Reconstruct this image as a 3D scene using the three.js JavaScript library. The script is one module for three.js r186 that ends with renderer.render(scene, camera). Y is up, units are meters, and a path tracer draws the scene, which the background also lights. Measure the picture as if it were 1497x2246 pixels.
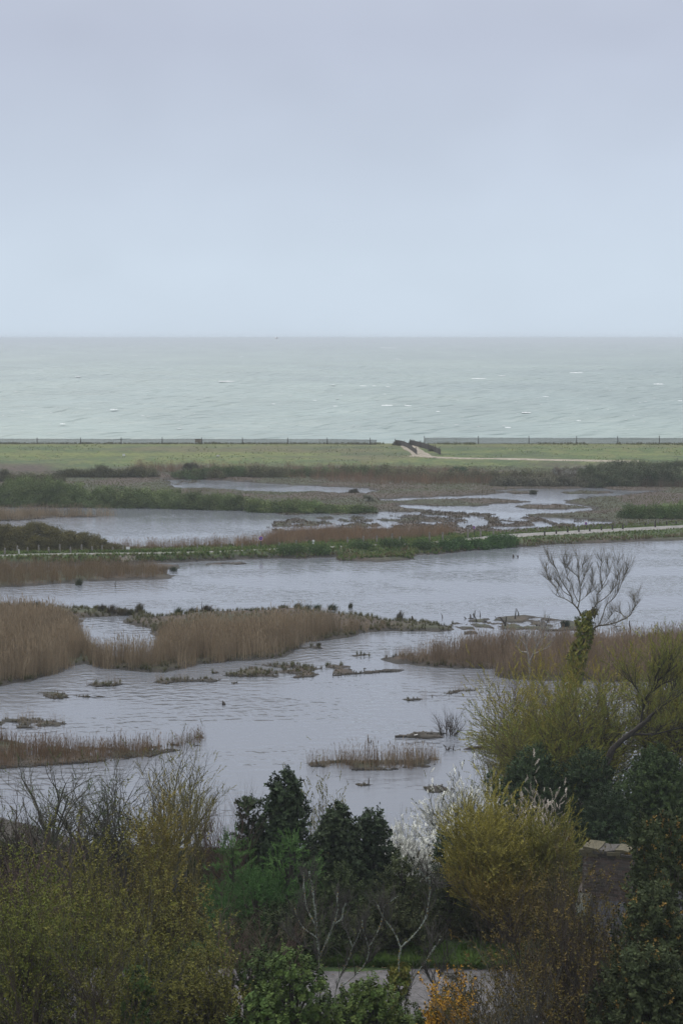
import * as THREE from 'three';
import { mergeGeometries } from 'three/addons/utils/BufferGeometryUtils.js';

// ---------------------------------------------------------------- camera, sky, sun, exposure
const PITCH = Math.atan(382 / 4367), EYE = 22, FOCAL = 4367, EXPOSURE = 1.25;
const scene = new THREE.Scene();
const camera = new THREE.PerspectiveCamera(2 * Math.atan(1123 / FOCAL) * 180 / Math.PI, 1497 / 2246, 0.1, 40000);
camera.position.set(0, EYE, 0);
camera.rotation.x = -PITCH;

function hash(i, j) { let h = Math.imul(i, 374761393) + Math.imul(j, 668265263); h = Math.imul(h ^ (h >>> 13), 1274126177); return ((h ^ (h >>> 16)) >>> 0) / 4294967296; }
function noise(x, y) { const i = Math.floor(x), j = Math.floor(y), u = x - i, v = y - j, a = u * u * (3 - 2 * u), b = v * v * (3 - 2 * v);
  return (hash(i, j) * (1 - a) + hash(i + 1, j) * a) * (1 - b) + (hash(i, j + 1) * (1 - a) + hash(i + 1, j + 1) * a) * b; }
const fbm = (x, y, o = 3) => { let s = 0, w = .5, t = 0; for (let k = 0; k < o; k++) { s += w * noise(x, y); t += w; x = x * 2.03 + 17.1; y = y * 2.03 + 5.7; w *= .5; } return s / t; };
{ // overcast sky: pale near the horizon, a little greyer and more violet above
  const W = 1024, H = 512, d = new Float32Array(W * H * 4);
  const stops = [[-90, .55, .62, .70], [-1, .57, .655, .75], [0, .60, .695, .80], [2, .61, .705, .815], [4.5, .57, .65, .77], [8.5, .50, .552, .675], [13, .55, .60, .705], [30, .92, .96, 1.04], [60, 1.32, 1.35, 1.41], [90, 1.45, 1.48, 1.53]];
  for (let j = 0; j < H; j++) for (let i = 0; i < W; i++) {
    const el = -90 + 180 * (j + .5) / H, az = i / W * Math.PI * 2;
    let k = 0; while (k < stops.length - 2 && stops[k + 1][0] < el) k++;
    const a = stops[k], b = stops[k + 1], t = Math.min(1, Math.max(0, (el - a[0]) / (b[0] - a[0])));
    const ca = Math.cos(az), sa = Math.sin(az), c = 1 + .09 * (fbm(ca * 9 + 20, sa * 9 + el * .35, 4) - .5) + .05 * (fbm(ca * 30 + 50, sa * 30 + el * 1.1, 3) - .5);
    for (let q = 0; q < 3; q++) d[(j * W + i) * 4 + q] = (a[q + 1] + (b[q + 1] - a[q + 1]) * t) * c / EXPOSURE;
    d[(j * W + i) * 4 + 3] = 1;
  }
  const t = new THREE.DataTexture(d, W, H, THREE.RGBAFormat, THREE.FloatType);
  t.mapping = THREE.EquirectangularReflectionMapping; t.magFilter = t.minFilter = THREE.LinearFilter; t.wrapS = THREE.RepeatWrapping; t.needsUpdate = true;
  scene.background = t; scene.environment = t;
}
const sun = new THREE.DirectionalLight(new THREE.Color(1, .97, .92), 1.5);
sun.position.set(-60, 220, -320); sun.target.position.set(0, 0, -160); sun.castShadow = true; sun.shadow.radius = 60;
Object.assign(sun.shadow.camera, { left: -220, right: 220, top: 260, bottom: -260, near: 1, far: 700 }); sun.shadow.mapSize.set(4096, 4096);
scene.add(sun, sun.target);
scene.fog = new THREE.FogExp2(new THREE.Color(.87, .945, 1), .00026);
const renderer = new THREE.WebGLRenderer({ antialias: true });
renderer.toneMapping = THREE.LinearToneMapping; renderer.toneMappingExposure = EXPOSURE;
renderer.shadowMap.enabled = true; renderer.setSize(682, 1024);

// ---------------------------------------------------------------- helpers
function rng(seed) { let a = seed >>> 0; return () => { a = (a + 0x6D2B79F5) | 0; let t = Math.imul(a ^ (a >>> 15), 1 | a); t = (t + Math.imul(t ^ (t >>> 7), 61 | t)) ^ t; return ((t ^ (t >>> 14)) >>> 0) / 4294967296; }; }
const smooth = (a, b, x) => { const t = Math.min(1, Math.max(0, (x - a) / (b - a))); return t * t * (3 - 2 * t); };
const lerp = (a, b, t) => a + (b - a) * t;
const V = (x, y, z) => new THREE.Vector3(x, y, z);
const lin = (r, g, b) => new THREE.Color().setRGB(r, g, b);
const CP = Math.cos(PITCH), SP = Math.sin(PITCH);
// survey helpers: bearing and dip read off the photograph give a place on the land at height h
function at(px, py, h = 0) { const dy = -(py - 1123) / FOCAL, y = dy * CP - SP, z = -CP - dy * SP, t = (h - EYE) / y; return V((px - 748.5) / FOCAL * t, h, z * t); }
function heightAt(py, D) { const dy = -(py - 1123) / FOCAL; return EYE + (dy * CP - SP) / (CP + dy * SP) * D; }
function acrossAt(px, y, D) { return (px - 748.5) / FOCAL * (D * CP + (EYE - y) * SP); }

const used = {};
function numbered(n) { used[n] = (used[n] || 0) + 1; return used[n] === 1 ? n : n + '_' + String(used[n] - 1).padStart(3, '0'); }
function tag(o, label, category, group, kind) { o.userData = { label, category }; if (group) o.userData.group = group; if (kind) o.userData.kind = kind; return o; }
function thing(name, label, category, x, y, z, turn = 0, group) { const o = new THREE.Group(); o.name = numbered(name); o.position.set(x, y, z); o.rotation.y = turn; tag(o, label, category, group); scene.add(o); return o; }
const ORD = ['first', 'second', 'third', 'fourth', 'fifth', 'sixth', 'seventh', 'eighth', 'ninth', 'tenth', 'eleventh', 'twelfth'];
const nth = (list, q) => ', ' + ORD[[...list].sort((a, b) => a[0] - b[0]).indexOf(q)] + ' from the left';
function put(o) { o.castShadow = o.receiveShadow = true; return o; }
function part(name, geo, mat, parent) { const m = put(new THREE.Mesh(geo, mat)); m.name = parent ? name : numbered(name); (parent || scene).add(m); return m; }
function structure(name, geo, mat) { const m = part(name, geo, mat); m.userData.kind = 'structure'; return m; }
const mat = (c, rough = .85, extra = {}) => new THREE.MeshStandardMaterial({ color: c, roughness: rough, ...extra });

// growing mesh builder: tapered tubes, blades, quads
class MB {
  constructor() { this.p = []; this.n = []; this.i = []; this.c = null; }
  vert(x, y, z, nx, ny, nz) { this.p.push(x, y, z); this.n.push(nx, ny, nz); return this.p.length / 3 - 1; }
  tube(pts, rad, sides = 5, cap = true) {
    const T = V(), A = V(), B = V(), up = V(), n = pts.length; let base = this.p.length / 3;
    for (let k = 0; k < n; k++) {
      T.subVectors(pts[Math.min(n - 1, k + 1)], pts[Math.max(0, k - 1)]).normalize();
      if (k === 0) { up.set(Math.abs(T.y) > .9 ? 1 : 0, Math.abs(T.y) > .9 ? 0 : 1, 0); A.crossVectors(up, T).normalize(); }
      else { A.addScaledVector(T, -A.dot(T)).normalize(); }
      B.crossVectors(T, A);
      for (let s = 0; s < sides; s++) { const a = s / sides * Math.PI * 2, c = Math.cos(a), q = Math.sin(a), nx = A.x * c + B.x * q, ny = A.y * c + B.y * q, nz = A.z * c + B.z * q; this.vert(pts[k].x + nx * rad[k], pts[k].y + ny * rad[k], pts[k].z + nz * rad[k], nx, ny, nz); }
    }
    for (let k = 0; k < n - 1; k++) for (let s = 0; s < sides; s++) { const a = base + k * sides + s, b = base + k * sides + (s + 1) % sides; this.i.push(a, b, a + sides, b, b + sides, a + sides); }
    if (cap) { const e = base + (n - 1) * sides, t = this.vert(pts[n - 1].x, pts[n - 1].y, pts[n - 1].z, T.x, T.y, T.z); for (let s = 0; s < sides; s++) this.i.push(e + s, e + (s + 1) % sides, t); }
    return this;
  }
  // a flat leaf or blade: centre line points, half widths, side direction
  blade(pts, hw, side) {
    const N = V(), T = V(), base = this.p.length / 3, n = pts.length;
    for (let k = 0; k < n; k++) { T.subVectors(pts[Math.min(n - 1, k + 1)], pts[Math.max(0, k - 1)]); N.crossVectors(side, T).normalize();
      if (hw[k] < 1e-5) this.vert(pts[k].x, pts[k].y, pts[k].z, N.x, N.y, N.z);
      else { this.vert(pts[k].x - side.x * hw[k], pts[k].y - side.y * hw[k], pts[k].z - side.z * hw[k], N.x, N.y, N.z); this.vert(pts[k].x + side.x * hw[k], pts[k].y + side.y * hw[k], pts[k].z + side.z * hw[k], N.x, N.y, N.z); } }
    let v = base; for (let k = 0; k < n - 1; k++) { const w0 = hw[k] < 1e-5 ? 1 : 2, w1 = hw[k + 1] < 1e-5 ? 1 : 2;
      if (w0 === 2 && w1 === 2) this.i.push(v, v + 1, v + 2, v + 1, v + 3, v + 2); else if (w0 === 2) this.i.push(v, v + 1, v + 2); else if (w1 === 2) this.i.push(v, v + 2, v + 1); v += w0; }
    return this;
  }
  geo() { const g = new THREE.BufferGeometry(); g.setAttribute('position', new THREE.Float32BufferAttribute(this.p, 3)); g.setAttribute('normal', new THREE.Float32BufferAttribute(this.n, 3));
    const uv = new Float32Array(this.p.length / 3 * 2); for (let k = 0; k < uv.length / 2; k++) { uv[2 * k] = this.p[3 * k] + this.p[3 * k + 2]; uv[2 * k + 1] = this.p[3 * k + 1]; } g.setAttribute('uv', new THREE.BufferAttribute(uv, 2));
    g.setIndex(this.i); return g; }
}
// many copies of one small shape that nobody could count
function spread(name, geo, m, list, parent) {
  const o = put(new THREE.InstancedMesh(geo, m, list.length)); o.name = parent ? name : numbered(name); const M = new THREE.Matrix4(), c = new THREE.Color(), q = new THREE.Quaternion(), e = new THREE.Euler();
  list.forEach((t, k) => { if (t.q) q.copy(t.q); else q.setFromEuler(e.set(t.tx || 0, t.r || 0, t.tz || 0, 'YXZ')); M.compose(t.p, q, V(t.s, t.sy || t.s, t.s)); o.setMatrixAt(k, M); o.setColorAt(k, c.setRGB(t.c[0], t.c[1], t.c[2])); });
  o.userData.kind = 'stuff'; (parent || scene).add(o); return o;
}
function tileNoise(size, seed, octs, tone, span) { // seamless value noise texture, grey around 1
  const r = rng(seed), d = new Uint8Array(size * size * 4), acc = new Float32Array(size * size);
  for (const [n, w] of octs) { const g = Array.from({ length: n * n }, () => r()); for (let y = 0; y < size; y++) for (let x = 0; x < size; x++) { const u = x / size * n, v = y / size * n, i = Math.floor(u), j = Math.floor(v), a = u - i, b = v - j, f = a * a * (3 - 2 * a), h = b * b * (3 - 2 * b), I = (i + 1) % n, J = (j + 1) % n;
    acc[y * size + x] += w * ((g[j * n + i] * (1 - f) + g[j * n + I] * f) * (1 - h) + (g[J * n + i] * (1 - f) + g[J * n + I] * f) * h - .5); } }
  for (let k = 0; k < size * size; k++) { const v = Math.max(0, Math.min(255, (tone + acc[k] * span) * 255)); d[4 * k] = d[4 * k + 1] = d[4 * k + 2] = v; d[4 * k + 3] = 255; }
  const t = new THREE.DataTexture(d, size, size); t.wrapS = t.wrapT = THREE.RepeatWrapping; t.magFilter = THREE.LinearFilter; t.minFilter = THREE.LinearMipmapLinearFilter; t.generateMipmaps = true; t.needsUpdate = true; return t;
}
function waveTexture(size, seed, waves, kmin, kmax, dir, spreadA, slope, patch) { // seamless wind ripples as a height map
  const r = rng(seed), acc = new Float32Array(size * size), d = new Uint8Array(size * size * 4); let mx = 0;
  for (let w = 0; w < waves; w++) { const k = kmin * Math.pow(kmax / kmin, r()), a = dir + (r() - .5) * spreadA, kx = Math.round(k * Math.cos(a)), ky = Math.round(k * Math.sin(a)), amp = Math.pow(k, -slope), ph = r() * 6.283, ph2 = r() * 6.283, mx1 = Math.round((r() - .5) * 6), my1 = Math.round((r() - .5) * 6);
    for (let y = 0; y < size; y++) { const yy = ky * y / size; for (let x = 0; x < size; x++) { const e = .5 + .5 * Math.sin(6.2832 * (mx1 * x + my1 * y) / size + ph2); acc[y * size + x] += amp * e * Math.sin(6.2832 * (kx * x / size + yy) + ph); } } }
  if (patch) { const ph = [r() * 6, r() * 6, r() * 6, r() * 6]; for (let y = 0; y < size; y++) for (let x = 0; x < size; x++) { const u = 6.2832 * x / size, v = 6.2832 * y / size, q = Math.sin(u + 2 * v + ph[0]) + Math.sin(2 * u - 3 * v + ph[1]) + .8 * Math.sin(3 * u + 4 * v + ph[2]) + .7 * Math.sin(u * 2 - 5 * v + ph[3]); acc[y * size + x] *= .25 + .75 * smooth(-1.2, 1.2, q); } }
  for (const v of acc) mx = Math.max(mx, Math.abs(v));
  for (let k = 0; k < size * size; k++) { const v = 127.5 + 127.5 * acc[k] / mx; d[4 * k] = d[4 * k + 1] = d[4 * k + 2] = v; d[4 * k + 3] = 255; }
  const t = new THREE.DataTexture(d, size, size); t.wrapS = t.wrapT = THREE.RepeatWrapping; t.magFilter = THREE.LinearFilter; t.minFilter = THREE.LinearMipmapLinearFilter; t.generateMipmaps = true; t.needsUpdate = true; return t;
}

// ---------------------------------------------------------------- the lie of the land
const P2 = (list, h = 0) => list.map(([x, y, k]) => { const p = at(x, y, k === undefined ? h : k); return [p.x, p.z]; });
function poly(list, h = 0) { const pts = P2(list, h), b = [1e9, 1e9, -1e9, -1e9]; for (const [x, z] of pts) { b[0] = Math.min(b[0], x); b[1] = Math.min(b[1], z); b[2] = Math.max(b[2], x); b[3] = Math.max(b[3], z); } return { pts, b }; }
function inside(P, x, z) { // signed distance, positive inside
  const { pts } = P; let d = 1e9, c = false;
  for (let i = 0, j = pts.length - 1; i < pts.length; j = i++) { const ax = pts[j][0], az = pts[j][1], bx = pts[i][0], bz = pts[i][1], ex = bx - ax, ez = bz - az, wx = x - ax, wz = z - az, t = Math.max(0, Math.min(1, (wx * ex + wz * ez) / (ex * ex + ez * ez || 1))), qx = wx - ex * t, qz = wz - ez * t; d = Math.min(d, qx * qx + qz * qz);
    if ((az > z) !== (bz > z) && x < (bx - ax) * (z - az) / (bz - az) + ax) c = !c; }
  return (c ? 1 : -1) * Math.sqrt(d);
}
const near = (P, x, z, m) => x > P.b[0] - m && x < P.b[2] + m && z > P.b[1] - m && z < P.b[3] + m;

const shoreline = [[-500, 1262], [-100, 1240], [180, 1238], [300, 1235], [400, 1233], [500, 1228], [600, 1226], [700, 1223], [735, 1222], [742, 1230], [800, 1232], [860, 1232], [905, 1227], [895, 1222], [920, 1217], [1000, 1211], [1100, 1203], [1200, 1196], [1300, 1191], [1400, 1187], [1497, 1184], [1600, 1180], [2000, 1165]];
const trackPts = P2([[-500, 1232], [-100, 1222], [0, 1219], [60, 1217], [150, 1215.5], [250, 1214.5], [380, 1213], [480, 1210], [600, 1205], [700, 1201], [800, 1197], [900, 1193], [960, 1189], [1040, 1182], [1110, 1176], [1200, 1171], [1300, 1165], [1400, 1160], [1497, 1155], [1600, 1149], [2000, 1130]], .6);
const R1 = poly([[-120, 1520], [0, 1501], [60, 1493], [120, 1480], [157, 1465], [168, 1452], [190, 1450], [205, 1462], [240, 1468], [240, 1452], [205, 1440], [180, 1418], [170, 1398], [160, 1385], [80, 1376], [0, 1372], [-120, 1372]]);
const R2 = poly([[205, 1462], [230, 1467], [290, 1471], [350, 1472], [400, 1468], [440, 1458], [500, 1451], [570, 1447], [620, 1439], [646, 1428], [656, 1416], [680, 1410], [720, 1402], [760, 1395], [790, 1389], [845, 1382], [850, 1376], [800, 1380], [700, 1386], [620, 1388], [500, 1396], [420, 1402], [350, 1406], [338, 1430], [335, 1452], [240, 1452]]);
const R3 = poly([[846, 1446], [870, 1441], [960, 1440], [1060, 1432], [1200, 1428], [1350, 1425], [1650, 1420], [1650, 1498], [1300, 1494], [1150, 1489], [1092, 1485], [1078, 1467], [1000, 1465], [950, 1463], [900, 1457], [860, 1451]]);
const R4 = poly([[-120, 1612], [0, 1622], [100, 1636], [200, 1642], [300, 1640], [400, 1630], [446, 1610], [448, 1622], [420, 1640], [330, 1662], [200, 1674], [100, 1682], [-120, 1692]]);
const R5 = poly([[676, 1674], [740, 1668], [850, 1668], [955, 1664], [962, 1674], [930, 1687], [860, 1693], [780, 1692], [735, 1684], [680, 1682]]);
const R6 = poly([[-120, 1126], [0, 1128], [90, 1127], [230, 1130], [260, 1130], [235, 1134], [110, 1136], [40, 1142], [-120, 1146]]);
const ops = [
  ['land', [[-1500, 1800], [-100, 1790], [0, 1792], [100, 1830], [200, 1850], [450, 1862], [700, 1875], [900, 1868], [1040, 1850], [1090, 1800], [1180, 1765], [1350, 1742], [1600, 1730], [2600, 1700], [2600, 6000], [-1500, 6000]], 2],
  ['land', [[-500, 1560], [-120, 1521], [0, 1503], [60, 1495], [120, 1482], [160, 1466], [172, 1459], [187, 1456], [205, 1463], [230, 1468], [290, 1472], [350, 1473], [400, 1469], [440, 1459], [500, 1452], [570, 1448], [620, 1440], [648, 1429], [658, 1417], [680, 1411], [720, 1403], [760, 1396], [790, 1390], [850, 1384], [910, 1386], [960, 1388], [1002, 1385], [1008, 1379], [960, 1371], [910, 1365], [880, 1361], [850, 1360], [820, 1352], [780, 1348], [640, 1337], [560, 1338], [450, 1343], [385, 1346], [372, 1352], [335, 1352], [322, 1345], [250, 1339], [200, 1336], [100, 1331], [0, 1328], [-120, 1326], [-500, 1318]], .22],
  ['pond', [[172, 1356], [275, 1350], [284, 1358], [262, 1366], [300, 1375], [338, 1379], [344, 1400], [336, 1440], [240, 1448], [205, 1425], [185, 1385]]],
  ['pond', [[795, 1391], [815, 1386], [905, 1385], [905, 1389], [850, 1394], [800, 1397]]],
  ['land', [[844, 1446], [870, 1440], [960, 1438], [1060, 1424], [1200, 1410], [1350, 1400], [1650, 1390], [1650, 1500], [1300, 1495], [1150, 1491], [1090, 1487], [1076, 1469], [1000, 1466], [950, 1464], [900, 1459], [860, 1453]], .18],
  ['mix', [[990, 1366], [1010, 1362], [1060, 1356], [1150, 1350], [1250, 1362], [1300, 1372], [1280, 1384], [1100, 1388], [1012, 1393]], .46],
  ['mix', [[430, 1475], [470, 1464], [560, 1457], [640, 1458], [720, 1458], [830, 1467], [885, 1470], [870, 1475], [720, 1486], [650, 1489], [580, 1484], [500, 1486]], .46],
  ['mix', [[740, 1442], [800, 1434], [830, 1440], [790, 1446]], .52],
  ['mix', [[320, 1497], [340, 1492], [400, 1490], [450, 1488], [495, 1491], [470, 1496], [400, 1498], [370, 1503], [340, 1502]], .28],
  ['mix', [[186, 1503], [200, 1499], [238, 1500], [244, 1504], [215, 1508]], .25], ['mix', [[247, 1502], [262, 1500], [262, 1504], [250, 1506]], .35],
  ['mix', [[68, 1521], [100, 1517], [140, 1520], [160, 1524], [225, 1526], [235, 1529], [180, 1532], [120, 1534], [100, 1527]], .34],
  ['mix', [[505, 1497], [520, 1495], [528, 1499], [512, 1501]], .25],
  ['mix', [[655, 1422], [690, 1417], [704, 1418], [700, 1423], [670, 1425]], .4],
  ['mix', [[-120, 1585], [0, 1578], [60, 1578], [120, 1582], [180, 1592], [120, 1600], [0, 1600], [-120, 1604]], .46],
  ['mix', R4, .44], ['mix', R5, .42],
  ['mix', [[640, 1488], [640, 1487], [668, 1489], [660, 1492]], .4],
  ['mix', [[884, 1534], [915, 1530], [935, 1530], [930, 1536], [895, 1538]], .4], ['mix', [[938, 1526], [965, 1520], [1000, 1514], [1044, 1513], [1040, 1520], [1000, 1522], [975, 1530], [945, 1531]], .38],
  ['mix', [[868, 1615], [905, 1608], [950, 1605], [982, 1608], [975, 1616], [920, 1620]], .18],
  ['mix', [[790, 1720], [815, 1719], [818, 1724], [795, 1725]], .2], ['mix', [[942, 1728], [965, 1724], [978, 1728], [975, 1734], [950, 1734]], .1],
  ['land', [[-500, 1322], [-120, 1304], [0, 1291], [60, 1287], [140, 1280], [185, 1275], [250, 1273], [330, 1272], [372, 1268], [378, 1260], [350, 1252], [392, 1246], [394, 1239], [330, 1240], [200, 1241], [-120, 1246], [-500, 1266]], .2],
  ['mix', [[400, 1239], [460, 1236], [540, 1234], [540, 1238], [470, 1241]], .42], ['mix', [[665, 1231], [735, 1229], [735, 1232], [690, 1233]], .5],
  ['mix', [[150, 1280], [160, 1276], [185, 1276], [180, 1282]], .3],
  ['land', [...shoreline, [2600, 940, 2.5], [-1500, 940, 2.5]], .22],
  ['pond', [[-500, 1090], [-80, 1096], [0, 1101], [150, 1105], [300, 1107], [450, 1111], [570, 1116], [680, 1121], [800, 1122], [925, 1124], [935, 1129], [860, 1136], [720, 1139], [650, 1155], [600, 1174], [560, 1195], [400, 1204], [240, 1207], [120, 1190], [-80, 1196], [-500, 1215]]],
  ['mix', [[550, 1122], [700, 1120], [800, 1123], [840, 1127], [760, 1130], [640, 1131], [560, 1127]], .58], ['mix', [[580, 1148], [640, 1138], [720, 1134], [860, 1134], [900, 1142], [760, 1160], [620, 1170], [590, 1158]], .55],
  ['mix', R6, .42],
  ['pond', [[368, 1053], [430, 1052], [540, 1057], [650, 1065], [740, 1068], [800, 1072], [828, 1077], [800, 1084], [745, 1082], [700, 1078], [600, 1081], [540, 1078], [470, 1072], [385, 1073], [372, 1062]]],
  ['mix', [[756, 1079], [770, 1076], [788, 1078], [786, 1081], [765, 1082]], .2], ['mix', [[365, 1060], [420, 1053], [450, 1056], [420, 1060], [390, 1064]], .5],
  ['pond', [[826, 1095], [950, 1091], [1060, 1085], [1105, 1081], [1095, 1075], [1150, 1072], [1240, 1073], [1290, 1070], [1360, 1076], [1450, 1078], [1410, 1082], [1350, 1088], [1290, 1093], [1245, 1098], [1250, 1106], [1300, 1114], [1300, 1121], [1220, 1127], [1070, 1131], [1000, 1124], [900, 1117], [870, 1110], [930, 1106], [850, 1100]]],
  ['mix', [[1100, 1080], [1120, 1077], [1175, 1078], [1170, 1083], [1130, 1084]], .12], ['mix', [[1160, 1077], [1176, 1076], [1176, 1080], [1162, 1081]], .2],
  ['mix', [[1233, 1081], [1270, 1077], [1335, 1079], [1340, 1082], [1290, 1084], [1240, 1084]], .15],
  ['mix', [[845, 1100], [920, 1096], [1060, 1093], [1130, 1097], [1158, 1101], [1100, 1105], [1060, 1110], [960, 1111], [880, 1106]], .08],
  ['mix', [[1128, 1112], [1150, 1107], [1230, 1107], [1300, 1114], [1240, 1118], [1160, 1117]], .15],
  ['pond', [[905, 1152], [950, 1147], [1070, 1144], [1075, 1148], [1040, 1157], [1010, 1160], [970, 1156]]],
  ['mix', [[760, 1142], [850, 1131], [960, 1122], [1080, 1128], [1190, 1134], [1340, 1142], [1340, 1155], [1200, 1160], [1070, 1168], [900, 1150], [820, 1168]], .50],
  ['pond', [[1190, 1152], [1240, 1144], [1330, 1145], [1336, 1150], [1280, 1154], [1220, 1157]]],
  ['mix', [[1190, 1153], [1230, 1146], [1260, 1143], [1270, 1152], [1230, 1158]], .5],
].map(([kind, l, v]) => ({ kind, P: Array.isArray(l) ? poly(l) : l, v }));
function trackDistance(x, z) { let d = 1e9; for (let i = 1; i < trackPts.length; i++) { const ax = trackPts[i - 1][0], az = trackPts[i - 1][1], ex = trackPts[i][0] - ax, ez = trackPts[i][1] - az, t = Math.max(0, Math.min(1, ((x - ax) * ex + (z - az) * ez) / (ex * ex + ez * ez))), qx = x - ax - ex * t, qz = z - az - ez * t; d = Math.min(d, qx * qx + qz * qz); } return Math.sqrt(d); }
const roadZ = (x) => -(57.3 - x * .05 - .006 * x * x);
function ground(x, z) { // -> [height, wetness distance]
  const D = -z;
  if (D < 76) {
    const slope = D < 52 ? 2.75 + Math.pow((52 - D) / 52, 1.45) * 17.4 : D < 62 ? 2.75 : lerp(2.75, .75, smooth(62, 76, D));
    const onRoad = smooth(4.2, 2.6, Math.abs(z - roadZ(x)));
    return [lerp(slope + (fbm(x * .3, z * .3) - .5) * .5, 2.72, onRoad), 9];
  }
  let s = -9, top = .2; const e = (fbm(x * .5 + 9, z * .35, 4) - .5) * (D < 200 ? 1.9 : 3.2), mud = fbm(x * (D < 200 ? .85 : .55) + 40, z * (D < 200 ? .8 : .33), 5);
  for (const o of ops) {
    if (o.kind !== 'mix') { if (!near(o.P, x, z, 8)) continue; const d = inside(o.P, x, z) + e; if (o.kind === 'land') { if (d > s) { s = d; top = o.v; } } else s = Math.min(s, -d); }
    else { if (!near(o.P, x, z, 1)) continue; const d = inside(o.P, x, z) + e * .7; if (d > 0) { const q = Math.min((mud - o.v) * 7, d); s = q; top = .1; } }
  }
  let h = s < 0 ? Math.max(-.7, s * .3) : Math.min(top, s * .22) + (fbm(x * .9, z * .9) - .4) * .06 * Math.min(1, s);
  if (D > 150 && D < 300 && s > -1) { const d = trackDistance(x, z); const up = .6 - Math.max(0, d - 2) * .13 + (fbm(x * .5, z * .5) - .5) * .12 * smooth(1.8, 3, d); if (d < 8) h = Math.max(h, up * smooth(-.6, 1.4, s) + Math.min(0, s) * .2); }
  if (D > 296) { const n = (fbm(x * .06, z * .06) - .5) * .7 * smooth(366, 345, D); const rise = lerp(0, 1.45, smooth(300, 335, D)) + lerp(0, .55, smooth(335, 366, D)); h = Math.max(h, h + (rise + n * smooth(305, 330, D)) * smooth(0, 2, s)); if (D > 374) h = lerp(h, -2.5, smooth(374, 392, D)); }
  if (D < 84) h = lerp(.75, h, smooth(76, 84, D));
  return [h, s];
}
const groundY = (x, z) => ground(x, z)[0];

const grain = tileNoise(512, 5, [[8, .5], [24, .5], [64, .5], [128, .45]], .86, .42); grain.colorSpace = THREE.SRGBColorSpace;
const grainB = tileNoise(512, 6, [[16, .4], [48, .5], [128, .5]], .5, .8);
{
  const cols = [], rows = [];
  for (let a = -60; a < -12; a += 3) cols.push(a); for (let a = -12; a <= 12.001; a += .05) cols.push(a); for (let a = 15; a <= 60; a += 3) cols.push(a);
  for (let D = 1; D < 70; D += 1.2) rows.push(D); for (let q = 19.2 ; q > 3.02; q -= .021) { const D = EYE / Math.tan(q * Math.PI / 180); if (D > 70.5) rows.push(D); }
  while (rows[rows.length - 1] < 420) rows.push(rows[rows.length - 1] + 2.4);
  const nc = cols.length, nr = rows.length, p = new Float32Array(nc * nr * 3), c = new Float32Array(nc * nr * 3), uv = new Float32Array(nc * nr * 2), idx = [];
  const meadow = [.085, .132, .026], meadow2 = [.13, .148, .038], yellow = [.14, .165, .034], brown = [.072, .05, .034], olive = [.052, .058, .024], mudC = [.036, .03, .024], bankG = [.055, .088, .02], litter = [.03, .025, .016], verge = [.045, .085, .014], sandC = [.2, .17, .125];
  const col = [0, 0, 0], mix = (t, q) => { for (let k = 0; k < 3; k++) col[k] += (t[k] - col[k]) * q; };
  for (let r = 0; r < nr; r++) for (let k = 0; k < nc; k++) {
    const D = rows[r], x = Math.tan(cols[k] * Math.PI / 180) * D, z = -D, [h, s] = ground(x, z), o = r * nc + k;
    p[3 * o] = x; p[3 * o + 1] = h; p[3 * o + 2] = z; uv[2 * o] = x / 6; uv[2 * o + 1] = z / 6;
    const n1 = fbm(x * .12 + 3, z * .12, 4), n2 = fbm(x * .5 + 7, z * .5, 3);
    col[0] = brown[0]; col[1] = brown[1]; col[2] = brown[2]; mix(olive, smooth(.42, .62, n1));
    if (D < 80) { col[0] = litter[0]; col[1] = litter[1]; col[2] = litter[2]; mix(verge, smooth(6.4, 5, Math.abs(z - roadZ(x) + 1.2)) * .95); }
    else {
      if (D > 150 && D < 300) { const d = trackDistance(x, z); mix(bankG, smooth(6, 2.5, d + (n2 - .5) * 3) * .95); }
      const m = smooth(318, 330, D + (n1 - .5) * 12); if (m > 0) { mix(meadow, m); mix(meadow2, m * smooth(.45, .6, n2)); mix([.12, .105, .045], m * .75 * smooth(.5, .68, fbm(x * .035 + 11, z * .09, 4))); mix([.05, .085, .024], m * .7 * smooth(.54, .66, fbm(x * .09 + 31, z * .2, 4))); mix(yellow, m * smooth(5, 2, Math.abs(D - 346 + (n1 - .5) * 5)) * smooth(.35, .5, n1 + (x < 0 ? .1 : -.2))); mix(meadow2, m * smooth(362, 368, D) * .8); mix(sandC, smooth(372, 378, D)); }
      if (D < 100) mix(litter, .8); mix(mudC, smooth(1.1, .2, s) * (D > 372 ? 0 : 1));
    }
    for (let q = 0; q < 3; q++) c[3 * o + q] = col[q] * (.82 + .36 * n2);
    if (r && k) { const a = o - nc - 1; idx.push(a, a + 1, o - 1, a + 1, o, o - 1); }
  }
  const g = new THREE.BufferGeometry(); g.setAttribute('position', new THREE.BufferAttribute(p, 3)); g.setAttribute('color', new THREE.BufferAttribute(c, 3)); g.setAttribute('uv', new THREE.BufferAttribute(uv, 2)); g.setIndex(idx); g.computeVertexNormals();
  structure('ground', g, new THREE.MeshStandardMaterial({ vertexColors: true, map: grain, roughness: .95, bumpMap: grainB, bumpScale: .05 }));
}

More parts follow.
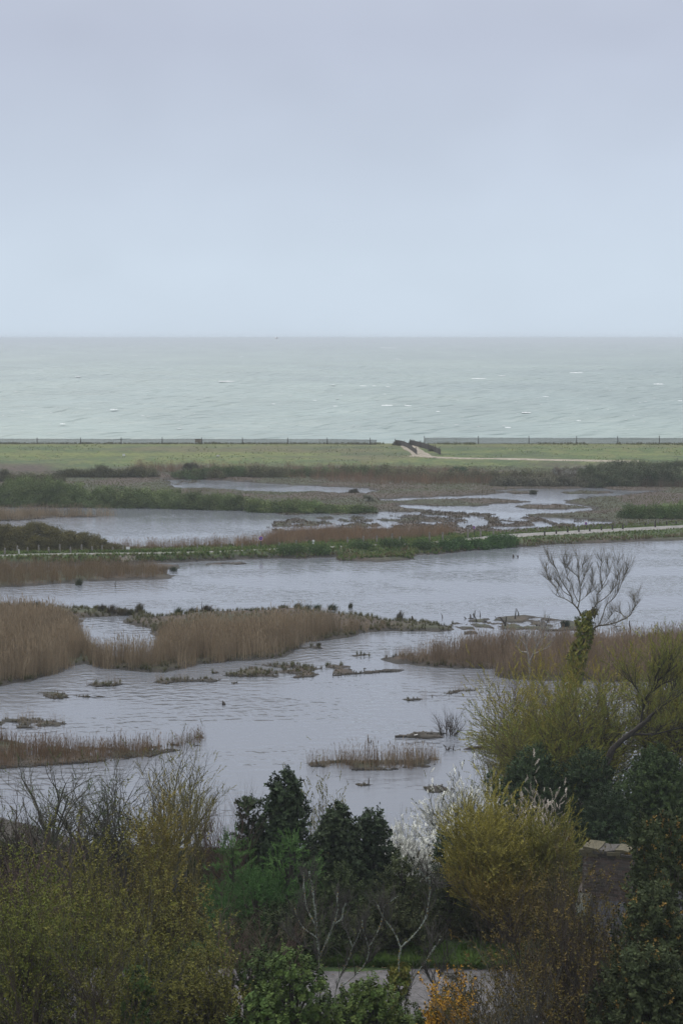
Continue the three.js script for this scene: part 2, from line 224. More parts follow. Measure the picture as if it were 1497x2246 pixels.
// ---------------------------------------------------------------- water
{
  const w = waveTexture(1024, 11, 170, 30, 190, 1.35, 2.4, .9, true);
  const g = new THREE.PlaneGeometry(360, 290); g.rotateX(-Math.PI / 2); g.translate(0, 0, -215);
  const uv = g.attributes.uv, ps = g.attributes.position; for (let k = 0; k < uv.count; k++) uv.setXY(k, ps.getX(k) / 52, -ps.getZ(k) / 52);
  structure('marsh_water', g, new THREE.MeshPhysicalMaterial({ color: lin(.15, .16, .182), roughness: .12, ior: 1.33, bumpMap: w, bumpScale: .085 }));
}
{ // the sea: long swell with real height, short chop as relief, out to the horizon
  const r = rng(3), waves = []; for (let k = 0; k < 26; k++) { const L = 8 * Math.pow(5, r()), a = Math.PI / 2 + .25 + (r() - .5) * 1.3; waves.push([6.283 / L * Math.cos(a), 6.283 / L * Math.sin(a), .02 * Math.pow(L, .72), r() * 6.28, .004 + .01 * r(), r() * 6.28]); }
  const cols = [], rows = []; for (let a = -50; a < -13; a += 4) cols.push(a); for (let a = -13; a <= 13; a += .1) cols.push(a); for (let a = 17; a <= 50; a += 4) cols.push(a);
  let D = 384; while (D < 2600) { rows.push(D); D *= 1.0062; } while (D < 16000) { rows.push(D); D *= 1.09; }
  const nc = cols.length, p = [], uv = [], idx = [], c = [];
  rows.forEach((d, i) => cols.forEach((a, k) => { const x = Math.tan(a * Math.PI / 180) * d, z = -d; let y = 0; const f = smooth(2600, 1200, d); for (const w of waves) y += w[2] * Math.sin(w[0] * x + w[1] * z + w[3]) * (.6 + .4 * Math.sin(w[4] * x + w[5]));
    p.push(x, -.5 + y * f, z); uv.push(x / 90, z / 90); const n = fbm(x * .012, z * .0045, 4), n2 = fbm(x * .05 + 9, z * .02, 3), q = .68 + .38 * n + .28 * n2; c.push(q * (1.02 + .05 * (n - .5)), q, q * (1.02 - .12 * (n - .5))); const o = i * nc + k; if (i && k) { const b = o - nc - 1; idx.push(b, b + 1, o - 1, b + 1, o, o - 1); } }));
  const g = new THREE.BufferGeometry(); g.setAttribute('position', new THREE.Float32BufferAttribute(p, 3)); g.setAttribute('uv', new THREE.Float32BufferAttribute(uv, 2)); g.setAttribute('color', new THREE.Float32BufferAttribute(c, 3)); g.setIndex(idx); g.computeVertexNormals();
  structure('sea', g, new THREE.MeshPhysicalMaterial({ color: lin(.2, .258, .242), vertexColors: true, roughness: .5, ior: 1.33, bumpMap: waveTexture(512, 12, 90, 6, 60, 1.4, 1.6, 1.0), bumpScale: 2.8 }));
}

// ---------------------------------------------------------------- reeds, rushes, grasses
const leafMat = new THREE.MeshPhysicalMaterial({ color: 0xffffff, roughness: .9, specularIntensity: .3, side: THREE.DoubleSide });
const stalkMat = new THREE.MeshPhysicalMaterial({ color: 0xffffff, roughness: .95, specularIntensity: .3, side: THREE.DoubleSide });
function clump(seed, n, spreadR, hMin, hMax, w, lean, plume) { // upright stalks, some with feathery heads
  const r = rng(seed), m = new MB();
  for (let k = 0; k < n; k++) { const a = r() * 6.283, d = spreadR * Math.sqrt(r()), h = lerp(hMin, hMax, r()), la = r() * 6.283, l = lean * (.3 + r()) * h, x = Math.cos(a) * d, z = Math.sin(a) * d, sa = r() * 3.14, side = V(Math.cos(sa), 0, Math.sin(sa));
    const top = V(x + Math.cos(la) * l + lean * .35 * h, h, z + Math.sin(la) * l);
    m.blade([V(x, -.1, z), V(lerp(x, top.x, .35), h * .5, lerp(z, top.z, .35)), top], [w, w * .8, 0], side);
    if (plume && r() < .55) { const t2 = V(top.x + .05 + lean * .2, top.y + .1, top.z), q = V(lerp(x, top.x, .8), h * .86, lerp(z, top.z, .8)); m.blade([q, top, t2], [w * .3, w * 1.7, 0], side); } }
  return m.geo();
}
function tuftGeo(seed, n, h, out, w) { const r = rng(seed), m = new MB(); for (let k = 0; k < n; k++) { const a = r() * 6.283, o = out * (.2 + r()), hh = h * (.55 + .45 * r()) * (1 - .35 * o / (out * 1.2)), x = Math.cos(a), z = Math.sin(a), s = V(-z, 0, x); m.blade([V(x * .05, -.06, z * .05), V(x * o * .45, hh * .7, z * o * .45), V(x * o, hh, z * o)], [w, w * .8, 0], s); } return m.geo(); }
function ballGeo(seed, n, rad, leaf, flat = .8) { // loose clump of small leaves and twigs
  const r = rng(seed), m = new MB(); for (let k = 0; k < n; k++) { const u = r() * 2 - 1, a = r() * 6.283, q = Math.sqrt(1 - u * u), d = rad * (.45 + .55 * r()), c = V(q * Math.cos(a) * d, (u * flat + .55) * d, q * Math.sin(a) * d), dir = V(r() - .5, r() - .2, r() - .5).normalize(), s = V(r() - .5, r() - .5, r() - .5).cross(dir).normalize(), L = leaf * (.7 + .6 * r()); m.blade([c, c.clone().addScaledVector(dir, L * .5), c.clone().addScaledVector(dir, L)], [0, L * .28, 0], s); }
  for (let k = 0; k < 5; k++) { const a = r() * 6.283; m.tube([V(0, -.1, 0), V(Math.cos(a) * rad * .7, rad * (.5 + r()), Math.sin(a) * rad * .7)], [.02, .006], 3, false); }
  return m.geo(); }
const reedGeos = [1, 2, 3].map((k) => clump(k, 26, .55, 1.05, 2.1, .011, .08, true));
const shortReedGeos = [4, 5].map((k) => clump(k, 16, .4, .6, 1.15, .009, .07, true));
const thinReedGeo = clump(6, 9, .35, .45, 1.05, .008, .08, true);
const sedgeGeos = [7, 8].map((k) => tuftGeo(k, 22, .55, .4, .012));
const grassGeo = tuftGeo(9, 18, .34, .26, .011);
const scrubGeos = [10, 11, 12].map((k) => ballGeo(k, 90, .62, .14));

function fill(P, per, seed, test) { // random places inside a polygon
  const r = rng(seed), out = [], n = Math.round((P.b[2] - P.b[0]) * (P.b[3] - P.b[1]) * per);
  for (let k = 0; k < n; k++) { const x = lerp(P.b[0], P.b[2], r()), z = lerp(P.b[1], P.b[3], r()); if (Math.abs(x) > -z * .215 + 6) continue; const d = inside(P, x, z); if (d < 0 || (test && !test(x, z, d, r))) continue; out.push([x, z, d, r]); }
  return out; }
const tone = (r, a, b, v = .25) => { const t = r(), q = 1 - v + 2 * v * r(); return [lerp(a[0], b[0], t) * q, lerp(a[1], b[1], t) * q, lerp(a[2], b[2], t) * q]; };
function stand(name, label, category, geos, P, per, seed, o) {
  const lists = geos.map(() => []), sel = rng(seed + 77);
  for (const [x, z, d, r] of fill(P, per, seed, o.test)) { const g = ground(x, z); if (o.dry && g[1] < o.dry) continue; const n = fbm(x * .25 + seed, z * .25, 3); const c = o.patch ? tone(() => r() * .3 + .7 * smooth(.38, .62, fbm(x * .07 + seed, z * .035, 4)), o.a, o.b, .2) : tone(r, o.a, o.b, o.v); const sc = (o.size || 1) * (.85 + .3 * r()) * (o.wave ? 1 - o.wave + 2 * o.wave * n : 1) * (o.taper ? o.taper(x, z, d) : 1) * (o.soft ? lerp(.62, 1, smooth(0, 1.6, d + (r() - .5) * .8)) : 1);
    lists[Math.floor(sel() * geos.length)].push({ p: V(x, Math.max(-.12, g[0]) - .02, z), r: r() * 6.28 * (o.turn ?? 1), s: sc, sy: sc * (.8 + .36 * r()), c, tx: (r() - .5) * .2, tz: -.05 + (r() - .5) * .2 }); }
  if (geos.length === 1) return tag(spread(name, geos[0], o.m || stalkMat, lists[0]), label, category, null, 'stuff');
  const g = new THREE.Group(); g.name = numbered(name); scene.add(g); tag(g, label, category, null, 'stuff'); lists.forEach((l) => l.length && spread(o.sub || 'stalks', geos[lists.indexOf(l)], o.m || stalkMat, l, g)); return g;
}
const reedA = [.225, .165, .10], reedB = [.31, .245, .165], sedgeA = [.085, .088, .04], sedgeB = [.14, .128, .06], rustA = [.15, .095, .055], rustB = [.22, .15, .09];
stand('reed_bed', 'large tan reed bed on the left, around the small pool', 'reeds', reedGeos, R1, 5.5, 21, { soft: 1, a: reedA, b: reedB, wave: .14 });
stand('reed_bed', 'long tan reed bed running right into a narrow muddy spit', 'reeds', reedGeos, R2, 5.5, 22, { soft: 1, a: reedA, b: reedB, wave: .14, taper: (x, z) => lerp(1, .48, smooth(-3, 3.6, x)) });
stand('reed_bed', 'brown reed bed behind the ivy-clad bare tree on the right', 'reeds', reedGeos, R3, 5, 23, { soft: 1, a: [.2, .145, .095], b: [.28, .21, .145], wave: .14, size: .88, taper: (x, z) => lerp(.62, 1, smooth(3.5, 9, x)) });
stand('reed_bed', 'short rusty brown reeds standing in water at lower left', 'reeds', shortReedGeos, R4, 6, 24, { soft: 1, a: rustA, b: rustB, wave: .2, test: (x, z, d, r) => fbm(x * .8, z * .8, 3) > .4 - .2 * smooth(0, 6, x + 16) });
stand('reed_bed', 'small island of short tan reeds in the open pond', 'reeds', shortReedGeos, R5, 7, 25, { soft: 1, a: rustA, b: reedB, wave: .2, test: (x, z) => fbm(x * 1.2, z * .9, 2) > .36 });
stand('reed_bed', 'thin strip of pale reeds in the far left pond', 'reeds', shortReedGeos, R6, 2.6, 26, { a: reedA, b: reedB, size: 1.1 });
// low sedge round the water's edge and over the islets
const W1 = poly([[-120, 1530], [700, 1475], [1000, 1400], [1005, 1370], [640, 1335], [-120, 1322]]), W2 = poly([[840, 1442], [1650, 1385], [1650, 1500], [1080, 1490], [900, 1462]]);
stand('sedge_fringe', 'dark olive sedge along the foot of the left reed beds', 'sedge', sedgeGeos, W1, 6, 31, { size: .7, a: sedgeA, b: sedgeB, dry: .15, test: (x, z, d, r) => { const s = ground(x, z)[1]; return s < 1.6 || r() < .35; } });
stand('sedge_fringe', 'dark sedge along the foot of the right-hand reed bed', 'sedge', sedgeGeos, W2, 4, 32, { size: .7, a: sedgeA, b: [.1, .08, .045], dry: .15, test: (x, z, d, r) => ground(x, z)[1] < 1.4 || r() < .3 });
stand('sedge_patches', 'scattered low brown sedge on the islets of the near pond', 'sedge', sedgeGeos, poly([[-120, 1695], [1100, 1760], [1100, 1495], [500, 1450], [-120, 1560]]), 9, 33, { a: sedgeA, b: [.16, .115, .065], size: .36, dry: .02 });
stand('reed_patches', 'sparse thin reeds standing in water beside the right-hand trees', 'reeds', [thinReedGeo], poly([[1050, 1552], [1070, 1535], [1150, 1530], [1230, 1535], [1230, 1560], [1100, 1560]]), 2, 34, { a: [.16, .115, .085], b: [.22, .16, .11], size: .85 });
for (const [k, l, q] of [[41, 'thin upright reeds on the two small islets left of centre', [[186, 1506], [190, 1498], [262, 1499], [262, 1506]]], [42, 'thin reeds on the long narrow islet left of centre', [[330, 1501], [340, 1491], [420, 1489], [420, 1498]]], [43, 'sparse reed tufts on the pair of islets near the right trees', [[884, 1538], [940, 1520], [1040, 1510], [1046, 1522], [970, 1532]]], [44, 'brown tufts standing in water above the rusty reeds', [[-100, 1604], [0, 1576], [120, 1578], [180, 1592], [60, 1600]]]])
  stand('reed_patches', l, 'reeds', [thinReedGeo], poly(q), 2.2, k, { a: rustA, b: reedB, size: .7, dry: -.25 });
// the back marsh
const back = poly([[-300, 1052], [-100, 1215], [400, 1208], [700, 1195], [1000, 1180], [1497, 1150], [1700, 1140], [1700, 1050], [1100, 1040], [400, 1040]]);
stand('marsh_vegetation', 'low brown and olive marsh plants over the flats behind the embankment', 'marsh plants', sedgeGeos, back, 6, 51, { patch: 1, a: [.12, .078, .048], b: [.1, .112, .042], size: .33, wave: .3, dry: .1 });
stand('reed_bed', 'brown reeds between the far left pond and the cycle path', 'reeds', shortReedGeos, poly([[215, 1206], [400, 1202], [560, 1190], [600, 1176], [700, 1172], [900, 1172], [1000, 1172], [960, 1186], [700, 1197], [560, 1204], [380, 1210], [240, 1212]]), 3.5, 52, { a: [.2, .13, .08], b: [.26, .175, .1], size: .95, dry: -.5 });
stand('reed_bed', 'brown reed strip behind the small far pool', 'reeds', shortReedGeos, poly([[280, 1048], [400, 1046], [560, 1050], [700, 1058], [830, 1066], [1080, 1066], [1090, 1056], [1000, 1047], [700, 1043], [450, 1042], [300, 1040]]), 1.2, 53, { a: [.19, .13, .085], b: [.25, .17, .11], size: 1.2, dry: .2 });
stand('reed_bed', 'brown reeds along the far pond below the blossoming scrub', 'reeds', shortReedGeos, poly([[1040, 1066], [1180, 1058], [1400, 1056], [1700, 1056], [1700, 1074], [1400, 1072], [1300, 1064], [1180, 1068]]), 1.2, 54, { a: [.12, .085, .065], b: [.17, .12, .085], size: 1.1, dry: .2 });
stand('reed_bed', 'tan reeds on the flat between the embankment and the wide pond, at left', 'reeds', shortReedGeos, poly([[-150, 1300], [0, 1290], [140, 1279], [250, 1272], [360, 1268], [370, 1258], [340, 1250], [200, 1246], [-150, 1250]]), 4.2, 55, { a: [.2, .135, .08], b: [.165, .125, .065], size: .85, dry: .3 });
// grass of the embankment and the meadow
const dikeP = poly([[-150, 1236], [180, 1238], [500, 1230], [740, 1231], [905, 1226], [1100, 1203], [1300, 1190], [1600, 1178], [1600, 1140], [1300, 1155], [1000, 1176], [700, 1192], [400, 1205], [-150, 1212]]);
stand('embankment_grass', 'rank green and brown grass along both sides of the cycle path', 'grass', [grassGeo], dikeP, 11, 61, { a: [.08, .15, .03], b: [.15, .16, .055], size: .9, wave: .35, dry: .15, taper: (x, z) => x < 13 ? 1.25 : x < 17 ? 1.15 : .8, test: (x, z) => { const d = trackDistance(x, z); return d > (x < 13 ? (fbm(x * .12 + 4, 7.7, 2) > .6 ? 1.0 : .35) : x < 17 ? 1.2 : 1.7) && d < 9; } });
stand('embankment_grass', 'brown tussocky grass hanging over the embankment edge', 'grass', [sedgeGeos[0]], dikeP, 4, 62, { a: [.13, .11, .055], b: [.19, .15, .085], size: .8, wave: .3, dry: -.1, test: (x, z) => { const s = ground(x, z)[1]; return s < 2.6 && trackDistance(x, z) > 2; } });
const meadowP = poly([[-200, 1018, 1.9], [1700, 1018, 1.9], [1700, 968, 2.6], [-200, 968, 2.6]]);
stand('meadow_tufts', 'scattered darker grass tufts dotting the coastal meadow', 'grass', [grassGeo], meadowP, .4, 63, { a: [.12, .155, .05], b: [.18, .185, .075], size: .8, wave: .4, test: (x, z) => fbm(x * .15, z * .1, 3) > .5 });
// thickets: scrub that grows as one mass
function thicket(label, list, seed, a, b, opt = {}) { // list of [px, baseY, widthPx, heightPx]
  const lists = scrubGeos.map(() => []), r = rng(seed), lift = opt.lift || 2.0; let k = 0;
  for (const [px, py, wpx, hpx, bh] of list) { const c = at(px, py, bh ?? .4), per = c.length() ? Math.hypot(c.x, c.y - EYE, c.z) / FOCAL : 0, w = wpx * per / 2, h = hpx * per * 1.04, dpt = Math.max(w * .55, h * .9); const lt = opt.even ? 1 : .7 + .65 * r(), n = Math.round((opt.n || 46) * Math.max(1, w * h / 4));
    for (let q = 0; q < n; q++) { const t = r() * 6.283, u = r(), e = Math.pow(r(), .35), x = c.x + Math.cos(t) * w * e * Math.sqrt(1 - u * u * .8), z = c.z - dpt * .6 + Math.sin(t) * dpt * e * Math.sqrt(1 - u * u * .8), y = groundY(x, z), yy = u * h * (.72 + .4 * fbm(x * .7, z * .7)) - .3; const s = (opt.s || 1) * (.7 + .6 * r()); lists[k++ % 3].push({ p: V(x, Math.max(.05, y) + Math.max(-.1, yy - s * .25), z), r: r() * 6.28, tx: (r() - .5) * .8, s, c: tone(r, a, b, .3).map((v) => v * lt * lift) }); } }
  const g = new THREE.Group(); g.name = numbered(opt.name || 'scrub_thicket'); scene.add(g); tag(g, label, opt.cat || 'thicket', null, 'stuff'); lists.forEach((l, i) => spread('foliage', scrubGeos[i], leafMat, l, g)); return g;
}
const range = (x0, x1, st, f) => { const o = []; for (let x = x0; x <= x1; x += st) o.push(f(x)); return o; };
const jit = rng(400);
thicket('long green scrub hedge along the near bank of the far pond', [...range(-60, 400, 22, (x) => [x, 1104 + x * .012, 62, (x < 150 ? 56 : 47 - (x - 150) * .03) * (.9 + .25 * jit())]), ...range(400, 560, 22, (x) => [x, 1110 + (x - 400) * .02, 55, 34 * (.85 + .3 * jit())])], 71, [.052, .07, .028], [.085, .1, .042]);
thicket('low green scrub at the right end of the far bank', [...range(560, 800, 26, (x) => [x, 1117 + (x - 560) * .01, 60, 22 * (.6 + .6 * jit())]), [650, 1119, 90, 30], [680, 1119, 60, 26]], 72, [.05, .075, .026], [.09, .1, .04]);
thicket('rounded olive-brown scrub mound behind the left row of posts', [...range(-60, 200, 16, (x) => [x, 1207, 60, 62 - Math.max(0, x - 80) * .17]), [215, 1206, 50, 30], [235, 1206, 40, 18], [258, 1206, 30, 14]], 73, [.085, .075, .03], [.115, .1, .04], { s: .7, n: 90, even: true, lift: 1.35 });
thicket('dark scrub line between the meadow and the marsh at left', [...range(-40, 320, 20, (x) => [x, 1046 + (x > 130 ? -6 : 0), 50, 20 * (.6 + .7 * jit()), .9]), [470, 1040, 40, 16, .9], ...range(555, 620, 16, (x) => [x, 1040, 40, 20 * (.7 + .5 * jit()), .9])], 74, [.06, .055, .036], [.085, .085, .042]);
thicket('dark green scrub line below the coastal meadow at centre', [...range(400, 860, 20, (x) => [x, 1039, 50, 18 * (.6 + .7 * jit()), .9])], 75, [.045, .07, .03], [.08, .085, .042]);
thicket('brownish scrub below the sandy meadow path', [...range(850, 1200, 18, (x) => [x, 1043 + (x - 850) * .02, 50, 25 * (.7 + .6 * jit()), .9])], 76, [.075, .066, .045], [.09, .09, .048]);
thicket('tall dark scrub on the meadow edge at far right', [...range(1290, 1640, 18, (x) => [x, 1056, 60, 42 * (.8 + .4 * jit()), .9]), ...range(1340, 1500, 20, (x) => [x, 1050, 60, 48, .9])], 77, [.05, .065, .034], [.08, .08, .05]);
thicket('low dark scrub between blossom bushes and far reeds', [...range(1100, 1340, 18, (x) => [x, 1056, 50, 22 * (.7 + .5 * jit()), .9])], 78, [.06, .058, .042], [.085, .08, .055]);
thicket('green bramble mound on the back marsh beside the right end of the path', [...range(1385, 1640, 20, (x) => [x, 1134, 60, 28 + (x - 1385) * .08])], 79, [.045, .075, .025], [.075, .09, .035]);
thicket('bright green bramble clump on the embankment slope', [[1085, 1192, 40, 20, .5], [1110, 1190, 45, 24, .5], [1050, 1195, 40, 14, .5], [1010, 1197, 36, 14, .5], [980, 1200, 40, 9, .5]], 80, [.03, .062, .016], [.042, .078, .024], { lift: 1.5, name: 'bramble_patch', cat: 'bramble' });
thicket('low weeds in the gap of the embankment slope near the round sign', [[790, 1207, 40, 8, .4], [700, 1212, 40, 7, .4], [640, 1214, 60, 8, .4], [860, 1204, 50, 9, .4], [930, 1204, 40, 12, .4]], 81, [.036, .064, .018], [.05, .07, .026], { lift: 1.6, name: 'weed_patch', cat: 'weeds' });
// single bushes far off
function farBush(name, label, category, px, py, wpx, hpx, h0, a, b, seed, flower) {
  const c = at(px, py, h0), y = Math.max(0, groundY(c.x, c.z)) - .05, g = thing(name, label, category, c.x, y, c.z), r = rng(seed), per = Math.hypot(c.x, y - EYE, c.z) / FOCAL, w = wpx * per / 2, h = hpx * per, wood = new MB(), list = [], list2 = [];
  for (let k = 0; k < 14; k++) { const t = r() * 6.283, e = V(Math.cos(t) * w * .8 * r(), h * (.5 + .45 * r()), Math.sin(t) * w * .6 * r()); wood.tube([V(0, -.15, 0), V(e.x * .35, e.y * .55, e.z * .35), e], [.06, .035, .012], 4); }
  part('branches', wood.geo(), mat(lin(.06, .05, .04)), g);
  const n = Math.round(36 * Math.max(2, w * h)); for (let q = 0; q < n; q++) { const t = r() * 6.283, u = r(), e = Math.pow(r(), .4) * Math.sqrt(1 - u * u * .8); const it = { p: V(Math.cos(t) * w * e, u * h * (.75 + .3 * r()) - .1, Math.sin(t) * w * .7 * e), r: r() * 6.28, tx: (r() - .5), s: (.55 + .4 * r()) * Math.min(1, .35 + h * .3), c: tone(r, a, b, .2).map((v) => v * 1.6) }; (flower && r() < flower.share ? list2 : list).push(it); }
  spread('foliage', scrubGeos[0], leafMat, list, g); if (flower) { list2.forEach((t) => { t.c = tone(r, flower.a, flower.b, .1); t.s *= .8; }); spread('blossom', scrubGeos[1], leafMat, list2, g); }
  return g;
}
const white = { share: .55, a: [.42, .42, .38], b: [.3, .3, .26] };
farBush('blossom_bush', 'pale blossoming bush, the widest, on the far meadow edge at right', 'bush', 1265, 1045, 90, 32, 1, [.09, .08, .06], [.12, .11, .08], 91, { ...white, share: .4 });
farBush('blossom_bush', 'small pale bush left of the blossoming one at the meadow edge', 'bush', 1222, 1034, 40, 22, 1.4, [.1, .085, .065], [.12, .1, .08], 92, { ...white, share: .25 });
farBush('blossom_bush', 'small pale blossoming bush on the back marsh near the channel', 'bush', 808, 1098, 34, 14, .3, [.08, .08, .05], [.1, .1, .06], 93, white);
farBush('dark_bush', 'dark round bush just right of the pale blossoming bush', 'bush', 1318, 1040, 44, 26, 1, [.035, .045, .028], [.05, .06, .036], 94);
farBush('dark_bush', 'dark green bush in the scrub below the sandy path', 'bush', 1005, 1042, 50, 26, 1, [.032, .055, .03], [.045, .07, .036], 95);
farBush('dark_bush', 'dark brown bush in the scrub line at left of centre', 'bush', 420, 1034, 46, 22, 1, [.05, .045, .035], [.065, .06, .042], 96);
farBush('dark_bush', 'small dark tuft on a stub of land in the far pool', 'bush', 776, 1082, 22, 8, .1, [.05, .042, .032], [.06, .055, .04], 97);
farBush('dark_bush', 'tiny dark bush on the islet in the far right channel', 'bush', 1168, 1082, 14, 7, .1, [.05, .055, .032], [.06, .06, .04], 98);
// rush tussocks one can tell apart
function tussock(label, px, py, wpx, hpx, seed, c1 = [.045, .05, .026], c2 = [.075, .075, .038], group) {
  const c = at(px, py, .05), y = Math.max(-.05, groundY(c.x, c.z)), g = thing('rush_tussock', label, 'tussock', c.x, y, c.z, 0, group), per = Math.hypot(c.x, y - EYE, c.z) / FOCAL, w = wpx * per / 2, h = hpx * per, r = rng(seed), m = new MB();
  for (let k = 0; k < 150; k++) { const a = r() * 6.283, o = Math.sqrt(r()), bx = Math.cos(a) * w * .55 * o, bz = Math.sin(a) * w * .5 * o, hh = h * (.5 + .5 * r()) * (1.08 - .3 * o), tx = bx * 1.8 + h * .22, s = V(-Math.sin(a), 0, Math.cos(a)); m.blade([V(bx, -.08, bz), V(lerp(bx, tx, .4), hh * .65, bz * 1.3), V(tx, hh, bz * 1.9)], [.016, .013, 0], s); }
  const mm = stalkMat.clone(); mm.color.setRGB(lerp(c1[0], c2[0], r()), lerp(c1[1], c2[1], r()), lerp(c1[2], c2[2], r())); part('blades', m.geo(), mm, g);
  const md = new MB(); md.tube([V(0, -.2, 0), V(0, .03, 0), V(0, .1, 0)], [w * .62, w * .5, w * .2], 9); part('root_mound', md.geo(), mat(lin(.05, .042, .032)), g); return g;
}
tussock('dark tussock standing alone, just off the reed bed tip', 728, 1336, 38, 18, 201); tussock('smallest dark tussock standing alone in the wide pond', 767, 1332, 14, 15, 202); tussock('brown-green tussock on the base of the muddy spit', 874, 1363, 24, 24, 203, [.08, .07, .035], [.1, .085, .045]);
tussock('dark green rush tussock left of the ivy-clad tree trunk', 1238, 1376, 34, 18, 204, [.03, .045, .028], [.04, .055, .034]);
tussock('dark tussock at the water edge below the left posts', 172, 1282, 26, 20, 205);
tussock('dark tussock on the right tip of the left flat', 380, 1251, 30, 15, 206); tussock('dark tussock just left of the right tip of the flat', 356, 1252, 36, 15, 207);
for (const q of [[620, 1334, 30, 14, 211], [652, 1336, 30, 18, 212], [672, 1337, 34, 20, 213], [694, 1336, 30, 18, 214]].map((v, i, L) => [...v, nth(L, v)])) tussock('dark rush tussock along the reed bed edge' + q[5], q[0], q[1], q[2], q[3], q[4], undefined, undefined, 'rush tussocks along the reed bed edge');
for (const q of [[390, 1346, 36, 22, 215], [420, 1344, 40, 18, 216], [452, 1344, 36, 18, 217]].map((v, i, L) => [...v, nth(L, v)])) tussock('dark tussock behind the long reed bed' + q[5], q[0], q[1], q[2], q[3], q[4], undefined, undefined, 'tussocks behind the long reed bed');
for (const q of [[245, 1347, 40, 22, 218], [268, 1348, 36, 20, 219], [304, 1346, 30, 24, 220], [222, 1344, 30, 18, 221], [80, 1340, 30, 22, 222], [285, 1348, 26, 16, 223]].map((v, i, L) => [...v, nth(L, v)])) tussock('brown-green rush tussock behind the small pool' + q[5], q[0], q[1], q[2], q[3], q[4], [.07, .06, .034], [.09, .08, .042], 'tussocks behind the small pool');
tussock('small dark tuft on the flat mud stub by the reed bed', 698, 1420, 12, 12, 224);

stand('dune_grass', 'dark ragged grass along the foot of the dune fence', 'grass', [sedgeGeos[1]], poly([[-200, 974, 2.2], [1700, 977, 2.2], [1700, 973, 2.2], [-200, 968, 2.2]]), 2.5, 66, { a: [.11, .125, .05], b: [.17, .165, .075], size: .75, wave: .5, test: (x, z) => fbm(x * .08 + 3, 1.5, 3) > .46 - (x < 0 ? .1 : 0) && !(x > 8 && x < 18) });

thicket('dark rough brush heaped round the beach ramp', [[868, 978, 16, 9, 2.1], [880, 979, 18, 9, 2.1], [893, 980, 14, 7, 2.1], [905, 976, 16, 10, 2.1], [920, 979, 22, 10, 2.1], [935, 983, 20, 8, 2.1], [950, 989, 18, 6, 2.1]], 82, [.05, .042, .032], [.075, .075, .042], { lift: 1.6, s: .6, name: 'ramp_brush', cat: 'brush' });

stand('marsh_vegetation', 'dark brown salt-marsh plants broken up by small pools', 'marsh plants', [sedgeGeos[1]], poly([[560, 1119], [800, 1121], [960, 1120], [1340, 1140], [1340, 1158], [1060, 1172], [820, 1172], [620, 1176], [580, 1150]]), 4, 56, { a: [.062, .045, .032], b: [.1, .072, .048], size: .45, wave: .3, dry: .03 });

// ---------------------------------------------------------------- paths and road
function onLand(px, py) { let a = null; for (let D = 62; D < 372; D += .4) { const y = heightAt(py, D), x = acrossAt(px, y, D), g = Math.max(-.05, groundY(x, -D)); if (y <= g) return V(x, g, -D); a = V(x, g, -D); } return a; }
function ribbon(pts, width, lift, step, seed, fixedY) { // flat strip that follows the ground
  const c = new THREE.CatmullRomCurve3(pts.map(([x, z]) => V(x, 0, z))), n = Math.ceil(c.getLength() / step), p = [], uv = [], idx = [], K = 6;
  for (let i = 0; i <= n; i++) { const q = c.getPointAt(i / n), W = typeof width === 'function' ? width(q.x) : width, t = c.getTangentAt(i / n), s = V(-t.z, 0, t.x), j1 = (fbm(i * .35 + seed, 3.3) - .5) * W * .3, j2 = (fbm(i * .35 + seed, 9.1) - .5) * W * .3;
    for (let k = 0; k <= K; k++) { const o = lerp(-W / 2 + j1, W / 2 + j2, k / K), x = q.x + s.x * o, z = q.z + s.z * o; p.push(x, (fixedY ?? groundY(x, z)) + lift - (k === 0 || k === K ? lift * .9 : 0), z); uv.push(x / 4, z / 4); } }
  for (let i = 0; i < n; i++) for (let k = 0; k < K; k++) { const a = i * (K + 1) + k; idx.push(a, a + 1, a + K + 1, a + 1, a + K + 2, a + K + 1); }
  const g = new THREE.BufferGeometry(); g.setAttribute('position', new THREE.Float32BufferAttribute(p, 3)); g.setAttribute('uv', new THREE.Float32BufferAttribute(uv, 2)); g.setIndex(idx); g.computeVertexNormals(); if (g.attributes.normal.getY(5) < 0) { g.setIndex(idx.map((v, k) => idx[k - k % 3 + 2 - k % 3])); g.computeVertexNormals(); } return g;
}
const sandM = mat(lin(.36, .31, .24), .95, { map: grain }), asphaltM = mat(lin(.25, .235, .22), .9, { map: grain, bumpMap: grainB, bumpScale: .01 }), roadM = mat(lin(.115, .108, .112), .85, { map: grain, bumpMap: grainB, bumpScale: .01 });
structure('cycle_path', ribbon(trackPts, (x) => lerp(1.0, 3, smooth(12, 18, x)), .05, 1.2, 1), asphaltM);
const L2 = (list) => list.map(([x, y]) => { const p = onLand(x, y); return [p.x, p.z]; });
structure('sand_path', ribbon(L2([[893, 978], [903, 985], [915, 993], [924, 999], [945, 1003], [990, 1005], [1060, 1006.5], [1150, 1008], [1250, 1010], [1330, 1012], [1400, 1013]]), 3.0, .1, 1, 2), sandM);
structure('sand_path', ribbon(L2([[902, 1000.5], [925, 1001.5], [955, 1005]]), 1.6, .12, 1, 3), sandM);
structure('road', ribbon(range(-34, 34, 2, (x) => [x, roadZ(x)]), 4.9, .06, 1, 4, 2.72), roadM);
structure('gravel_patch', ribbon(L2([[262, 1224], [280, 1225], [300, 1225]]), 1.6, .06, .6, 5), mat(lin(.2, .18, .15), .95, { map: grain }));

